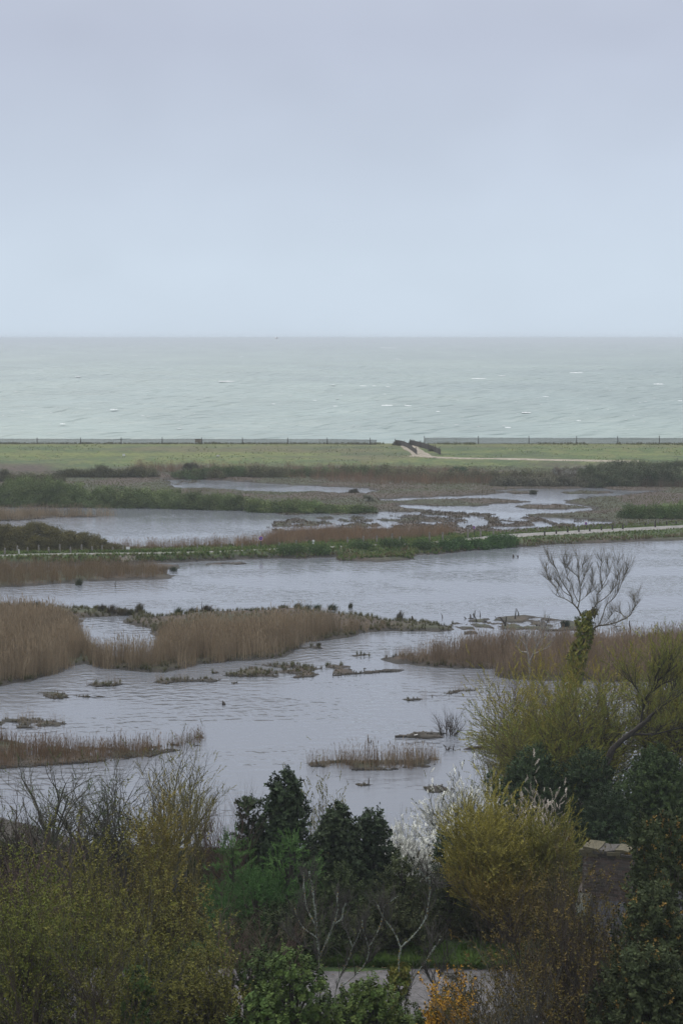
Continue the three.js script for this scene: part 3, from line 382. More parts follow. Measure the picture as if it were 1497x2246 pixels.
// ---------------------------------------------------------------- the picket fence on the dune
const woodGrey = mat(lin(.12, .105, .09), .95, { map: grain }), woodPale = mat(lin(.27, .245, .21), .95, { map: grain }), woodDark = mat(lin(.075, .062, .052), .95, { map: grain });
function boxInto(m, cx, y0, cz, w, h, t, ca, sa, top) { const c = [[-w, -t], [w, -t], [w, t], [-w, t]].map(([u, v]) => [cx + u * ca - v * sa, cz + u * sa + v * ca]); const y1 = y0 + h;
  for (let k = 0; k < 4; k++) { const a = c[k], b = c[(k + 1) % 4], nx = b[1] - a[1], nz = -(b[0] - a[0]), L = Math.hypot(nx, nz), i = m.vert(a[0], y0, a[1], nx / L, 0, nz / L); m.vert(b[0], y0, b[1], nx / L, 0, nz / L); m.vert(b[0], y1, b[1], nx / L, 0, nz / L); m.vert(a[0], y1, a[1], nx / L, 0, nz / L); m.i.push(i, i + 2, i + 1, i, i + 3, i + 2); }
  const i = m.vert(c[0][0], y1, c[0][1], 0, 1, 0); for (let k = 1; k < 4; k++) m.vert(c[k][0], y1, c[k][1], 0, 1, 0); m.i.push(i, i + 2, i + 1, i, i + 3, i + 2); }
function picketFence(label, line, postEvery, h, pw, gap, seed, m) {
  const pts = line.map(([x, y]) => onLand(x, y)), g = thing('picket_fence', label, 'fence', pts[0].x, pts[0].y, pts[0].z), o = pts[0].clone(), r = rng(seed), pk = new MB(), wire = new MB(); let acc = 0, nextPost = 0, run = [];
  for (let i = 1; i < pts.length; i++) { const a = pts[i - 1], b = pts[i], L = Math.hypot(b.x - a.x, b.z - a.z), ca = (b.x - a.x) / L, sa = (b.z - a.z) / L; let d = 0;
    while (d < L) { const x = a.x + ca * d, z = a.z + sa * d, y = groundY(x, z), sag = h * (.9 + .12 * fbm((acc + d) * .15 + seed, 1)); boxInto(pk, x - o.x, y - .08 - o.y, z - o.z, pw / 2, sag + .08 + (r() - .5) * .08, .012, Math.cos((r() - .5) * .3) * ca, sa, 0);
      if (Math.floor((acc + d) / 1.5) !== Math.floor((acc + d - gap) / 1.5)) run.push(V(x - o.x, y - o.y, z - o.z));
      if (acc + d >= nextPost) { const p = new MB(); p.tube([V(0, -.25, 0), V(.01, h * .6, 0), V((r() - .5) * .1, h * (1.2 + .15 * r()), 0)], [.075, .07, .06], 6); const e = part('post', p.geo(), woodDark, g); e.position.set(x - o.x, y - o.y, z - o.z + .08); nextPost += postEvery * (.85 + .3 * r()); }
      d += gap; } acc += L; }
  for (const f of [.3, .8]) wire.tube(run.map((p) => V(p.x, p.y + h * f, p.z + .03)), run.map(() => .006), 3, false);
  const q = part('pickets', pk.geo(), m, g); q.userData.kind = 'stuff'; part('wire', wire.geo(), mat(lin(.15, .15, .15), .5, { metalness: .6 }), g); return g;
}
picketFence('long weathered picket fence on the dune edge, left of the gap', [[-120, 966], [0, 967], [150, 967], [250, 969], [350, 971], [435, 972], [560, 972], [700, 974], [825, 976]], 8.5, 1.0, .045, .085, 1, woodGrey);
picketFence('tall pale picket fence along the dune, right of the ramp', [[930, 974], [1000, 974], [1100, 973], [1250, 973], [1400, 972.5], [1497, 972], [1640, 972]], 9, 1.2, .055, .1, 2, mat(lin(.14, .125, .11), .95, { map: grain }));
picketFence('dark brushwood fence on the left side of the beach ramp', [[866, 976], [880, 978], [893, 983], [903, 990], [914, 999]], 6, .95, .05, .085, 3, woodGrey);
picketFence('dark brushwood fence on the right side of the beach ramp', [[899, 977], [912, 979], [928, 983], [945, 988], [956, 993], [966, 998]], 6, .95, .05, .085, 4, woodGrey);
{ const p = onLand(435, 973), g = thing('notice_board', 'brown wooden board standing against the dune fence at left', 'board', p.x, p.y, p.z + .4); const b = new THREE.BoxGeometry(1.15, .6, .06); b.translate(0, .62, 0); part('panel', b, mat(lin(.24, .2, .15), .9, { map: grain }), g); for (const s of [-.48, .48]) { const q = new THREE.BoxGeometry(.09, 1.15, .08); q.translate(s, .35, -.075); part('post', q, woodDark, g); } const rf = new THREE.BoxGeometry(1.3, .06, .2); rf.translate(0, .956, -.02); part('cap_rail', rf, woodDark, g); }

// ---------------------------------------------------------------- posts, signs and markers along the path
const postGeos = [1, 2, 3].map((k) => { const r = rng(k * 7), m = new MB(); m.tube([V(0, -.25, 0), V((r() - .5) * .02, .45, 0), V((r() - .5) * .05, .93, (r() - .5) * .03), V((r() - .5) * .05, .96, 0)], [.1, .095, .09, .06], 8); return m.geo(); });
function postAt(px, top, base, label, group, k, m) { const s = (base - top), c = at(px, base, .45), y = Math.max(.02, groundY(c.x, c.z)), per = Math.hypot(c.x, y - EYE, c.z) / FOCAL, o = part('wooden_post', postGeos[k % 3], m); o.position.set(c.x, y, c.z); o.scale.setScalar(1); o.scale.y = s * per / .96; o.rotation.set((hash(k, 1) - .5) * .06, hash(k, 3) * 6, (hash(k, 2) - .5) * .1); tag(o, label, 'post', group); }
const pz = (x0, y0, k) => ([a, t, b]) => [x0 + a * k, y0 + t * k, y0 + b * k];
let pk = 0; const z2 = 320 / 1497;
for (const q of [[52, 305, 385], [285, 300, 355], [503, 296, 355], [727, 294, 352], [948, 290, 345], [1157, 285, 335]].map(pz(0, 1140, z2)).map((v, i, L) => [...v, nth(L, v)])) postAt(q[0], q[1], q[2], 'grey post in the near row at the path\'s left end' + q[3], 'posts in the near row at left', pk++, woodPale);
for (const q of [[178, 276, 352], [400, 270, 348], [615, 258, 340], [840, 256, 332], [1047, 250, 322], [1263, 248, 320]].map(pz(0, 1140, z2)).map((v, i, L) => [...v, nth(L, v)])) postAt(q[0], q[1], q[2], 'grey post in the far row before the scrub mound' + q[3], 'posts in the far row at left', pk++, woodPale);
for (const q of [[357, 1194, 1207], [400, 1193, 1206], [433, 1192, 1206], [486, 1191, 1204], [531, 1191, 1203], [564, 1193, 1203], [612, 1186, 1197], [649, 1183, 1197], [762, 1178, 1195]].map((v, i, L) => [...v, nth(L, v)])) postAt(q[0], q[1], q[2], 'thin post in the reeds between the white plates' + q[3], 'posts in the middle of the path', pk++, woodPale);
for (const q of [[796, 1179, 1196], [826, 1178, 1195], [859, 1173, 1193], [876, 1180, 1196], [941, 1170, 1196], [970, 1170, 1188], [1025, 1166, 1183], [1053, 1164, 1182], [1081, 1165, 1180]].map((v, i, L) => [...v, nth(L, v)])) postAt(q[0], q[1], q[2], 'grey post between white plate and bramble clump' + q[3], 'posts left of the bramble', pk++, woodPale);
const z4 = 317 / 1497;
for (const q of [[62, 272, 320], [183, 262, 305], [300, 245, 290], [417, 240, 285], [530, 238, 278], [650, 222, 268], [765, 208, 262], [872, 205, 258], [1208, 168, 235], [1325, 158, 200], [1424, 156, 192], [1105, 172, 212]].map(pz(1180, 1110, z4)).map((v, i, L) => [...v, nth(L, v)])) postAt(q[0], q[1], q[2], 'dark post in the near row along the pale path' + q[3], 'posts in the near row at right', pk++, woodDark);
for (const q of [[1105, 1156, 1166], [1129, 1154, 1164], [1153, 1153, 1162], [1177, 1151, 1160], [1200, 1149, 1158], [1252, 1146, 1156], [1300, 1144, 1153], [1347, 1139, 1150], [1372, 1138, 1149], [1420, 1136, 1146], [1442, 1134, 1144]].map((v, i, L) => [...v, nth(L, v)])) postAt(q[0], q[1], q[2], 'pale post in the far row along the pale path' + q[3], 'posts in the far row at right', pk++, woodPale);
function roundSign(label, px, base, top, dia, turn) { const c = at(px, base, .55), y = Math.max(.1, groundY(c.x, c.z)), per = Math.hypot(c.x, y - EYE, c.z) / FOCAL, H = (base - top) * per, R = dia * per / 2, g = thing('no_parking_sign', label, 'sign', c.x, y, c.z, turn);
  const pole = new MB(); pole.tube([V(0, -.3, -.05), V(0, H, -.05)], [.045, .045], 8); part('post', pole.geo(), mat(lin(.05, .055, .05), .6, { metalness: .3 }), g);
  const disc = new THREE.CylinderGeometry(R, R, .03, 40); disc.rotateX(Math.PI / 2); disc.translate(0, H - R, 0); const d = part('plate', disc, mat(lin(.7, .7, .72), .5), g);
  const ring = new THREE.RingGeometry(R * .72, R * .93, 40); ring.translate(0, H - R, .0185); part('red_ring', ring, mat(lin(.45, .12, .16), .5), d);
  const blue = new THREE.CircleGeometry(R * .72, 40); blue.translate(0, H - R, .022); part('blue_field', blue, mat(lin(.055, .07, .36), .5), d);
  const bar = new THREE.PlaneGeometry(R * 1.4, R * .17); bar.rotateZ(-Math.PI / 4); bar.translate(0, H - R, .026); part('red_bar', bar, mat(lin(.45, .12, .16), .5), d); return g; }
roundSign('round blue no-parking sign with pale rim on the embankment, nearest and largest', 572, 1202, 1176, 10.5, .05);
roundSign('purplish round sign beside the bramble clump on the path', 1039, 1178, 1154, 8, -.75);
roundSign('smallest purplish round sign, far right beside the pool', 1284, 1156, 1138, 7.5, -.85);
function plateSign(name, label, px, base, top, w, h, legs = [0]) { const c = onLand(px, base), y = c.y, per = Math.hypot(c.x, y - EYE, c.z) / FOCAL, H = (base - top) * per, W = w * per, B = h * per, g = thing(name, label, 'sign', c.x, y, c.z, 0); const pl = new THREE.BoxGeometry(W, B, .025); pl.translate(0, H - B / 2, .035); part('plate', pl, mat(lin(.68, .68, .68), .6), g); for (const q of legs) { const p = new MB(); p.tube([V(q * W, -.2, 0), V(q * W, H - B * .1, 0)], [.03, .03], 6); part('post', p.geo(), woodGrey, g); } return g; }
plateSign('plate_sign', 'upright white plate on a thin post right of the round sign', 687, 1200, 1185, 5, 8.5);
plateSign('plate_sign', 'small white plate at the right end of the left posts', 281, 1211, 1200, 8, 5.5);
plateSign('plate_sign', 'white two-legged panel out on the green meadow', 272, 1004, 996, 5.5, 4.5, [-.4, .4]);
{ const c = onLand(42, 1215), g = thing('marker_post', 'short white marker post low among the leftmost posts', 'marker', c.x, c.y, c.z); const m = new MB(); m.tube([V(0, -.2, 0), V(0, .4, 0), V(0, .46, 0)], [.08, .08, .05], 8); part('body', m.geo(), mat(lin(.55, .55, .53), .8), g); const b = new MB(); b.tube([V(0, .3, 0), V(0, .34, 0)], [.084, .084], 8, false); part('band', b.geo(), mat(lin(.2, .2, .2)), g); }
{ const c = onLand(478, 1001.5), m = new THREE.IcosahedronGeometry(.32, 1), a = m.attributes.position; for (let k = 0; k < a.count; k++) a.setY(k, a.getY(k) * .55 + .04 * Math.sin(k)); const o = part('pale_stone', m, mat(lin(.5, .49, .45), .9)); o.position.set(c.x, c.y + .08, c.z); tag(o, 'small pale stone lying on the green meadow', 'stone'); }

// ---------------------------------------------------------------- stakes, snags and driftwood in the water
function stick(name, label, category, list, r0, group, m = woodDark) { // list of strokes, first point of the first stroke is the foot
  const f = at(list[0][0][0], list[0][0][1], 0), per = Math.hypot(f.x, EYE, f.z) / FOCAL, g = thing(name, label, category, f.x, 0, f.z, 0, group), [x0, y0] = list[0][0]; let n = 0;
  for (const s of list) { const q = s.map(([x, y], k) => V((x - x0) * per, (y0 - y) * per - (k === 0 ? .12 : 0), Math.sin(n++ * 2.3) * .12)); const mb = new MB(); mb.tube(q, q.map((_, k) => r0 * (1 - .6 * k / (q.length - 1 || 1)) * (1 + .15 * Math.sin(n * 3 + k))), 6); part(name === 'log' ? 'stem' : s === list[0] ? 'stem' : 'limb', mb.geo(), m, g); } return g; }
stick('stake', 'dark stake standing alone in the water below the left flat', 'stake', [[[254, 1287], [253, 1280], [255, 1272]]], .055);
stick('stake', 'thin pole rising behind the long reed bed', 'stake', [[[443, 1340], [443, 1328], [443, 1318]]], .04);
stick('stake', 'left of two short dark stakes in the wide pond', 'stake', [[[1125, 1222], [1124.5, 1219], [1125.5, 1217]]], .13); stick('stake', 'thinner right one of two short stakes in the wide pond', 'stake', [[[1135, 1222], [1135, 1219], [1136, 1218]], [[1135, 1219], [1133, 1218]]], .07);
stick('tree_stump', 'small pointed dark stump alone in the near pond', 'stump', [[[491, 1546], [489, 1542], [488, 1538]], [[492, 1546], [493, 1544], [491, 1541]]], .09);
stick('tree_stump', 'dark brown pointed stump right of the spit tussock', 'stump', [[[905, 1363], [904, 1357], [903, 1352]], [[906, 1362], [909, 1359]], [[902, 1363], [901, 1358]]], .16);
stick('stake', 'thin slanting stake in the pond right of the spit', 'stake', [[[970, 1355], [969, 1350], [967, 1346]]], .055);
stick('snag', 'broken snag lying low with a branch, left of the stick group', 'snag', [[[1022, 1357], [1020, 1356], [1017, 1353]], [[1022, 1357], [1028, 1357], [1037, 1356]], [[1031, 1356], [1031, 1350], [1030, 1347]]], .08);
stick('snag', 'crooked upright snag in the stick group', 'snag', [[[1038, 1353], [1040, 1347], [1041, 1339]], [[1039, 1350], [1037, 1347], [1038, 1345]]], .07); stick('stake', 'thin upright stake just right of the crooked snag', 'stake', [[[1052, 1353], [1052, 1346], [1051, 1340]]], .05);
stick('stake', 'thick slanting stake in front of the crooked snag', 'stake', [[[1044, 1364], [1043, 1358], [1041, 1353]]], .09); stick('tree_stump', 'low dark stump right of the slanting stake', 'stump', [[[1062, 1365], [1062, 1362], [1061, 1360]], [[1064, 1365], [1066, 1362]]], .1);
stick('stake', 'short slanting stake left of the mud patch', 'stake', [[[1088, 1357], [1086, 1354], [1085, 1352]]], .06);
stick('snag', 'forked dead branch standing before the reeds', 'snag', [[[1106, 1376], [1107, 1368], [1109, 1360], [1109, 1352]], [[1107, 1366], [1101, 1360], [1094, 1353]], [[1101, 1376], [1100, 1370]]], .075);
stick('stake', 'tall dark stake on the mud patch', 'stake', [[[1128, 1360], [1129, 1350], [1131, 1335]]], .085); stick('stake', 'bent dark stake right of the tallest one', 'stake', [[[1136, 1354], [1136, 1346], [1133, 1337]]], .08);
stick('snag', 'pale dead branch behind the right-hand reeds', 'snag', [[[1188, 1388], [1194, 1376], [1200, 1362], [1203, 1352]], [[1200, 1362], [1207, 1356]]], .06, null, woodGrey); stick('stake', 'thin upright stake left of the pale dead branch', 'stake', [[[1187, 1378], [1187, 1368], [1186, 1359]]], .05);
stick('tree_stump', 'dark rounded stump near the right-hand reed edge', 'stump', [[[1178, 1374], [1177, 1372], [1176, 1370]], [[1180, 1374], [1181, 1371]]], .2);
stick('stake', 'dark post among the reeds right of the bare tree', 'stake', [[[1381, 1390], [1380, 1378], [1379, 1362]]], .1);
stick('stake', 'small dark stick on the muddy spit', 'stake', [[[971, 1381], [971, 1376], [970, 1371]]], .07);
stick('tree_stump', 'forked little stump above the reed island', 'stump', [[[809, 1629], [807, 1622], [806, 1613]], [[810, 1629], [813, 1626], [814, 1624]]], .05);
stick('snag', 'low twiggy snag left of the floating log', 'snag', [[[978, 1645], [983, 1640], [990, 1643]], [[980, 1644], [975, 1636], [971, 1634]], [[983, 1640], [986, 1636]], [[992, 1650], [993, 1640], [995, 1633]], [[992, 1650], [997, 1644]], [[1006, 1651], [1007, 1645], [1008, 1643]]], .045);
stick('log', 'long dark log floating beside the right-hand trees', 'log', [[[1012, 1643], [1030, 1640], [1055, 1639], [1084, 1637]], [[1030, 1645], [1050, 1645], [1086, 1641]], [[1020, 1643], [1026, 1646], [1040, 1646]]], .11);
stick('log', 'small half-sunk branch in the near pond', 'log', [[[793, 1722], [803, 1723], [817, 1722]], [[806, 1722], [808, 1715], [808, 1708]]], .05);
stick('log', 'dark half-sunk stick pile near the right shore', 'log', [[[944, 1731], [958, 1730], [975, 1731]], [[975, 1729], [990, 1731], [1000, 1732]], [[998, 1733], [1005, 1732], [1007, 1729]], [[946, 1728], [960, 1724], [972, 1726]]], .06);
stick('twig', 'thin leaning twig rising from the pond near the right shore', 'twig', [[[999, 1731], [992, 1712], [985, 1694]]], .015);
{ // tangle of old logs with a bare bush
  const c = at(925, 1616, 0), g = thing('driftwood_pile', 'dark tangled driftwood pile in the middle of the near pond', 'driftwood', c.x, 0, c.z), per = Math.hypot(c.x, EYE, c.z) / FOCAL, r = rng(88);
  const md = new THREE.SphereGeometry(1, 24, 10), a = md.attributes.position; for (let k = 0; k < a.count; k++) { const n = .75 + .5 * noise(a.getX(k) * 3 + 5, a.getZ(k) * 3); a.setXYZ(k, a.getX(k) * 38 * per * n, a.getY(k) * 12 * per * n * (a.getX(k) > 0 ? .8 : 1.1), a.getZ(k) * .55 * n); } md.computeVertexNormals(); md.translate(6 * per, -.02, 0); part('mud_mound', md, mat(lin(.065, .055, .042), .9, { map: grain }), g);
  for (let k = 0; k < 16; k++) { const x = (r() * 90 - 52) * per, L = (10 + 22 * r()) * per, a2 = (r() - .5) * .7, y = Math.max(.03, .26 * (1 - Math.abs(x) * .9) * r()), t = new MB(); t.tube([V(x - L / 2, y - a2 * .1, (r() - .5) * .6), V(x, y + .03, .1), V(x + L / 2, y + a2 * .2, (r() - .3) * .6)], [.05, .055, .03].map((q) => q * (.6 + .8 * r())), 6); part('driftwood_log', t.geo(), r() < .3 ? woodGrey : woodDark, g); }
  const pf = new THREE.BoxGeometry(.2, .03, .12); pf.rotateZ(.2); pf.translate(-14 * per, .2, .45); part('bleached_chip', pf, mat(lin(.5, .48, .45)), g);
}

// ---------------------------------------------------------------- whitecaps and the bird
{ const m = new MB(); for (let k = 0; k < 9; k++) { const x = -.5 + k / 8, hh = .42 * Math.sin(Math.PI * (k + .3) / 8.6) * (k % 3 === 2 ? -.1 : .25 + 1.1 * noise(k * 1.7, 2)); m.vert(x, -.15, .5, 0, .3, .95); m.vert(x, hh, 0, 0, .8, .6); m.vert(x, -.15, -.6, 0, .5, -.8); } for (let k = 0; k < 8; k++) { const a = k * 3; m.i.push(a, a + 3, a + 1, a + 1, a + 3, a + 4, a + 1, a + 4, a + 2, a + 2, a + 4, a + 5); }
  const l = [], r = rng(19), add = (px, py, w, h, b) => { const c = at(px, py, -.2), per = Math.hypot(c.x, EYE, c.z) / FOCAL; l.push({ p: V(c.x, 0, c.z), r: (r() - .5) * .3, s: w * per * .9, sy: Math.max(.3, h * per * .95), c: [b, b, b] }); };
  for (const [x, y, w, h] of [[853, 763, 40, 2], [870, 788, 18, 1.6], [1262, 818, 32, 2], [1048, 831, 34, 1.8], [1099, 825, 16, 1.6], [172, 827, 13, 2], [500, 837, 44, 2], [1442, 843, 22, 3], [795, 847, 16, 1.6], [820, 847, 10, 1.5], [850, 849, 10, 1.5], [848, 890, 26, 1.5], [894, 891, 16, 1.5], [960, 904, 9, 3], [1153, 906, 22, 2], [1268, 924, 10, 2], [1113, 939, 14, 2], [138, 931, 12, 2.5], [600, 887, 8, 2], [250, 899, 18, 1.5], [1036, 782, 10, 1.5], [530, 782, 10, 1.5], [1490, 880, 10, 2], [35, 858, 8, 2], [730, 845, 10, 1.4], [345, 796, 14, 1.3], [1196, 871, 14, 1.5], [1450, 757, 12, 1.2], [1384, 777, 12, 1.2], [735, 892, 10, 1.2], [915, 768, 8, 1.2], [297, 780, 12, 1.2], [50, 751, 14, 1], [95, 780, 8, 1.3], [690, 879, 8, 1.2]]) add(x, y, w, h, .85);
  for (let k = 0; k < 230; k++) { const y = 752 + 200 * Math.pow(r(), .7); add(-40 + 1580 * r(), y, 3 + 8 * r() * r(), .5 + .5 * r(), .42 + .2 * r()); }
  tag(spread('sea_foam', m.geo(), mat(lin(1, 1, 1), .9), l), 'white wave crests scattered over the grey-green sea', 'foam', null, 'stuff'); }
{ const D = 260, y = heightAt(742, D), x = acrossAt(606, y, D), m = new MB(); m.tube([V(-.2, 0, .02), V(-.12, .01, 0), V(0, .02, 0), V(.14, .015, 0), V(.24, 0, 0)], [.01, .05, .065, .05, .008], 8);
  const g = thing('gull', 'tiny gull flying low over the sea horizon', 'bird', x, y, -D, .5); part('body', m.geo(), mat(lin(.7, .68, .68)), g); for (const s of [-1, 1]) { const w = new MB(); w.blade([V(.02, .03, s * .04), V(.05, .14, s * .3), V(-.02, .1, s * .58)], [.075, .06, 0], V(1, 0, 0)); part('wing', w.geo(), mat(lin(.55, .55, .57), .8, { side: THREE.DoubleSide }), g); } }

// ---------------------------------------------------------------- trees and shrubs
function spray(seed, n, len, leaf, wide, spreadA, quad) { // a short twig end set with leaves
  const r = rng(seed), m = new MB(); m.tube([V(0, 0, 0), V(0, len * .5, len * .04), V(0, len, 0)], [.006, .005, .002], 3, false);
  for (let k = 0; k < n; k++) { const t = .15 + .85 * k / n, a = k * 2.4 + r(), b = V(0, len * t, 0), e = spreadA * (.7 + .6 * r()), d = V(Math.cos(a) * Math.sin(e), Math.cos(e), Math.sin(a) * Math.sin(e)), L = leaf * (.7 + .6 * r()), s = V(-Math.sin(a), (r() - .5) * .7, Math.cos(a)).normalize(), q = b.clone().addScaledVector(d, L * .5), f = b.clone().addScaledVector(d, L); q.y += L * .06; m.blade([b, q, f], [quad ? L * wide * .8 : 0, L * wide, quad ? L * wide * .6 : 0], s); }
  return m.geo(); }
const sprays = { willow: spray(501, 11, .34, .062, .17, .6), broad: spray(502, 10, .22, .095, .3, 1.0), big: spray(506, 9, .2, .11, .33, 1.0), feather: spray(503, 22, .3, .085, .1, .75), blossom: spray(504, 16, .26, .034, .5, 1.2, true), bud: spray(505, 6, .22, .065, .3, .9), ivy: spray(507, 9, .18, .08, .42, 1.25), shoot: spray(508, 7, .3, .075, .2, .5) };
function grow(m, p, d, len, r0, lev, o, r, tips) {
  const n = lev === 0 ? 5 : lev === 1 ? 4 : 3, pts = [p.clone()], rad = [r0], q = p.clone(), dir = d.clone(); const last = lev >= o.levels - 1, rEnd = last ? Math.min(r0 * .45, .005) : r0 * .5;
  for (let k = 1; k <= n; k++) { dir.x += (r() - .5) * o.wiggle; dir.z += (r() - .5) * o.wiggle; dir.y += (r() - .5) * o.wiggle * .6 + o.up; dir.normalize(); q.addScaledVector(dir, len / n); pts.push(q.clone()); rad.push(lerp(r0, rEnd, k / n)); }
  m.tube(pts, rad, lev === 0 ? 6 : lev === 1 ? 5 : 3, lev < 2);
  if (last) { for (let k = 1; k <= n; k++) tips.push([pts[k], dir.clone().lerp(pts[k].clone().sub(pts[k - 1]).normalize(), .6).normalize()]); return; }
  const kids = Math.max(2, Math.round(o.kids[lev] * (.75 + .5 * r())));
  for (let k = 0; k < kids; k++) { const t = k === 0 ? 1 : lerp(o.from ?? .3, 1, r()), f = t * n, i = Math.min(n - 1, Math.floor(f)), b = pts[i].clone().lerp(pts[i + 1], f - i), base = pts[i + 1].clone().sub(pts[i]).normalize(), a = r() * 6.283, an = (k === 0 ? .25 : o.angle) * (.7 + .6 * r()); const side = V(Math.cos(a), (r() - .4) * .6, Math.sin(a)); side.addScaledVector(base, -side.dot(base)).normalize(); const nd = base.clone().multiplyScalar(Math.cos(an)).addScaledVector(side, Math.sin(an)).normalize(); grow(m, b, nd, len * o.ratio * (.75 + .5 * r()), lerp(r0, rEnd, t) * .72, lev + 1, o, r, tips); }
}
const barks = { grey: mat(lin(.115, .11, .085), .95, { map: grain }), brown: mat(lin(.075, .055, .04), .95, { map: grain }), dark: mat(lin(.05, .042, .034), .95, { map: grain }), purple: mat(lin(.12, .078, .062), .95), olive: mat(lin(.16, .14, .06), .95), pale: mat(lin(.27, .25, .215), .95, { map: grain }) };
const up = V(0, 1, 0);
function leavesAt(tips, per, r, a, b, size, loose, v = .35, dim) { const list = []; for (const [p, d] of tips) { let n = Math.floor(per) + (r() < per % 1 ? 1 : 0); while (n-- > 0) { const dd = d.clone().add(V((r() - .5) * 1.3, (r() - .3) * .8, (r() - .5) * 1.3)).normalize(); list.push({ p: p.clone().add(V((r() - .5) * loose, (r() - .5) * loose, (r() - .5) * loose)), q: new THREE.Quaternion().setFromUnitVectors(up, dd).multiply(new THREE.Quaternion().setFromAxisAngle(up, r() * 6.28)), s: size * (.7 + .6 * r()), c: tone(r, a, b, v).map((u) => u * (dim ?? .72)) }); } } return list; }
function site(px, D, top) { let y = 1, x = 0; for (let k = 0; k < 4; k++) { x = acrossAt(px, y, D); y = groundY(x, -D); } return { x, y, h: heightAt(top, D) - y, per: (D * CP + (EYE - y) * Math.sin(PITCH)) / FOCAL }; }
let shrubSeed = 900;
// an open shrub or small tree: stems from the ground, branches, twigs, sparse or dense leaves
function shrub(name, label, category, px, D, top, wpx, o) {
  const s = site(px, D, top), g = thing(name, label, category, s.x, s.y, -D, 0, o.group), r = rng(o.seed || shrubSeed++), w = wpx * s.per / 2, stems = o.stems || 6, tips = [], H = s.h, wood = new MB(), trunk = new MB();
  const opt = { levels: 3, kids: [5, 5], angle: .55, ratio: .5, wiggle: .3, up: .05, ...o };
  for (let k = 0; k < stems; k++) { const a = k / stems * 6.283 + r(), e = Math.atan2(w * (.35 + .6 * Math.sqrt(r())), H) * (o.lean ?? 1), d = V(Math.cos(a) * Math.sin(e), Math.cos(e), Math.sin(a) * Math.sin(e) * .8), b = V(Math.cos(a) * .15, -.15, Math.sin(a) * .15); grow(k === 0 ? trunk : wood, b, d, H * (o.reach || .62) * (.75 + .4 * r()), (o.thick || .05) * (.7 + .6 * r()), 0, opt, r, tips); }
  // fit the crown to its measured height and width
  const ys = tips.map(([p]) => p.y).sort((p, q) => p - q), k = H / ys[Math.floor(ys.length * .975)]; let tw = []; for (const [p] of tips) tw.push(Math.abs(p.x)); tw.sort((p, q) => p - q); const kw = Math.min(2.2, Math.max(.55, w / (tw[Math.floor(tw.length * .9)] || w)));
  const tg = trunk.geo(), wg = wood.geo(); for (const q of [tg, wg]) { q.scale(kw, k, (kw + k) / 2); } for (const t of tips) { t[0] = V(t[0].x * kw, t[0].y * k, t[0].z * (kw + k) / 2); }
  part('trunk', tg, barks[o.bark || 'brown'], g); part('branches', wg, barks[o.bark || 'brown'], g);
  if (o.leaf) spread(o.leafName || 'leaves', sprays[o.leaf], leafMat, leavesAt(tips, o.per, r, o.a, o.b, o.size || 1, o.loose ?? .3, .35, o.dim), g);
  if (o.leaf2) spread(o.leafName2 || 'buds', sprays[o.leaf2], leafMat, leavesAt(tips, o.per2, r, o.a2, o.b2, o.size2 || 1, o.loose ?? .3), g);
  return g;
}
// a dense evergreen: lobed crown packed with leaf sprays round a trunk
function evergreen(name, label, category, px, D, top, wpx, o) {
  const s = site(px, D, top), g = thing(name, label, category, s.x, s.y, -D, 0, o.group), r = rng(o.seed || shrubSeed++), w = wpx * s.per / 2, H = s.h, list = [], list2 = [], wood = new MB();
  const lobes = []; const nl = o.lobes || 16; for (let k = 0; k < nl; k++) { const t = (k + .5) / nl, prof = o.cone ? Math.pow(1 - t, .6) * 1.05 + .08 : Math.sin(Math.PI * Math.pow(lerp(.14, .9, t), .8)) , a = k * 2.4 + r(), rr = w * prof, lr = Math.max(.28, w * (o.lobe || .42) * (.7 + .5 * r()) * (o.cone ? .6 + .6 * (1 - t) : 1)), off = Math.max(0, rr - lr * .8); lobes.push([V(Math.cos(a) * off, lerp(H * (o.base ?? .12), H - lr * .95, t), Math.sin(a) * off * .8), lr]); }
  lobes.push([V(0, H - Math.max(.25, w * .22), 0), Math.max(.25, w * .22)]);
  const bole = new MB(); bole.tube([V(0, -.2, 0), V((r() - .5) * .2, H * .4, 0), V(0, H * .85, 0)], [.11, .08, .02], 7); part('trunk', bole.geo(), barks.dark, g);
  for (const [c, lr] of lobes) { wood.tube([V(0, c.y * .55, 0), V(c.x * .5, c.y * .85, c.z * .5), c], [.04, .025, .01], 4); const n = Math.round(lr * lr * (o.dens || 260)); const lt = .8 + .4 * r();
    for (let k = 0; k < n; k++) { const u = r() * 2 - 1, a = r() * 6.283, q = Math.sqrt(1 - u * u), nrm = V(q * Math.cos(a), u, q * Math.sin(a)), d = lr * (.55 + .5 * Math.pow(r(), .6)); const p = c.clone().addScaledVector(nrm, d); if (p.y < -.05) continue; const dd = nrm.clone().multiplyScalar(.8).add(V((r() - .5) * .9, .55 + (r() - .5) * .8, (r() - .5) * .9)).normalize(); const it = { p, q: new THREE.Quaternion().setFromUnitVectors(up, dd).multiply(new THREE.Quaternion().setFromAxisAngle(up, r() * 6.28)), s: (o.size || 1) * (.75 + .5 * r()), c: tone(r, o.a, o.b, .25).map((v) => v * lt) }; if (o.leaf2 && r() < o.share2 && d > lr * .85) { it.c = tone(r, o.a2, o.b2, .25); it.p.addScaledVector(nrm, .06); list2.push(it); } else list.push(it); if (u > .1 && r() < .05) for (let e = 1; e < 4; e++) list.push({ ...it, p: p.clone().add(V((r() - .5) * .05, e * .13, (r() - .5) * .05)), s: it.s * (1 - e * .15), q: new THREE.Quaternion().setFromUnitVectors(up, V((r() - .5) * .7, 1, (r() - .5) * .7).normalize()) }); } }
  part('branches', wood.geo(), barks.dark, g); spread('leaves', sprays[o.leaf || 'broad'], leafMat, list, g); if (list2.length) spread(o.leafName2 || 'buds', sprays[o.leaf2], leafMat, list2, g); return g;
}
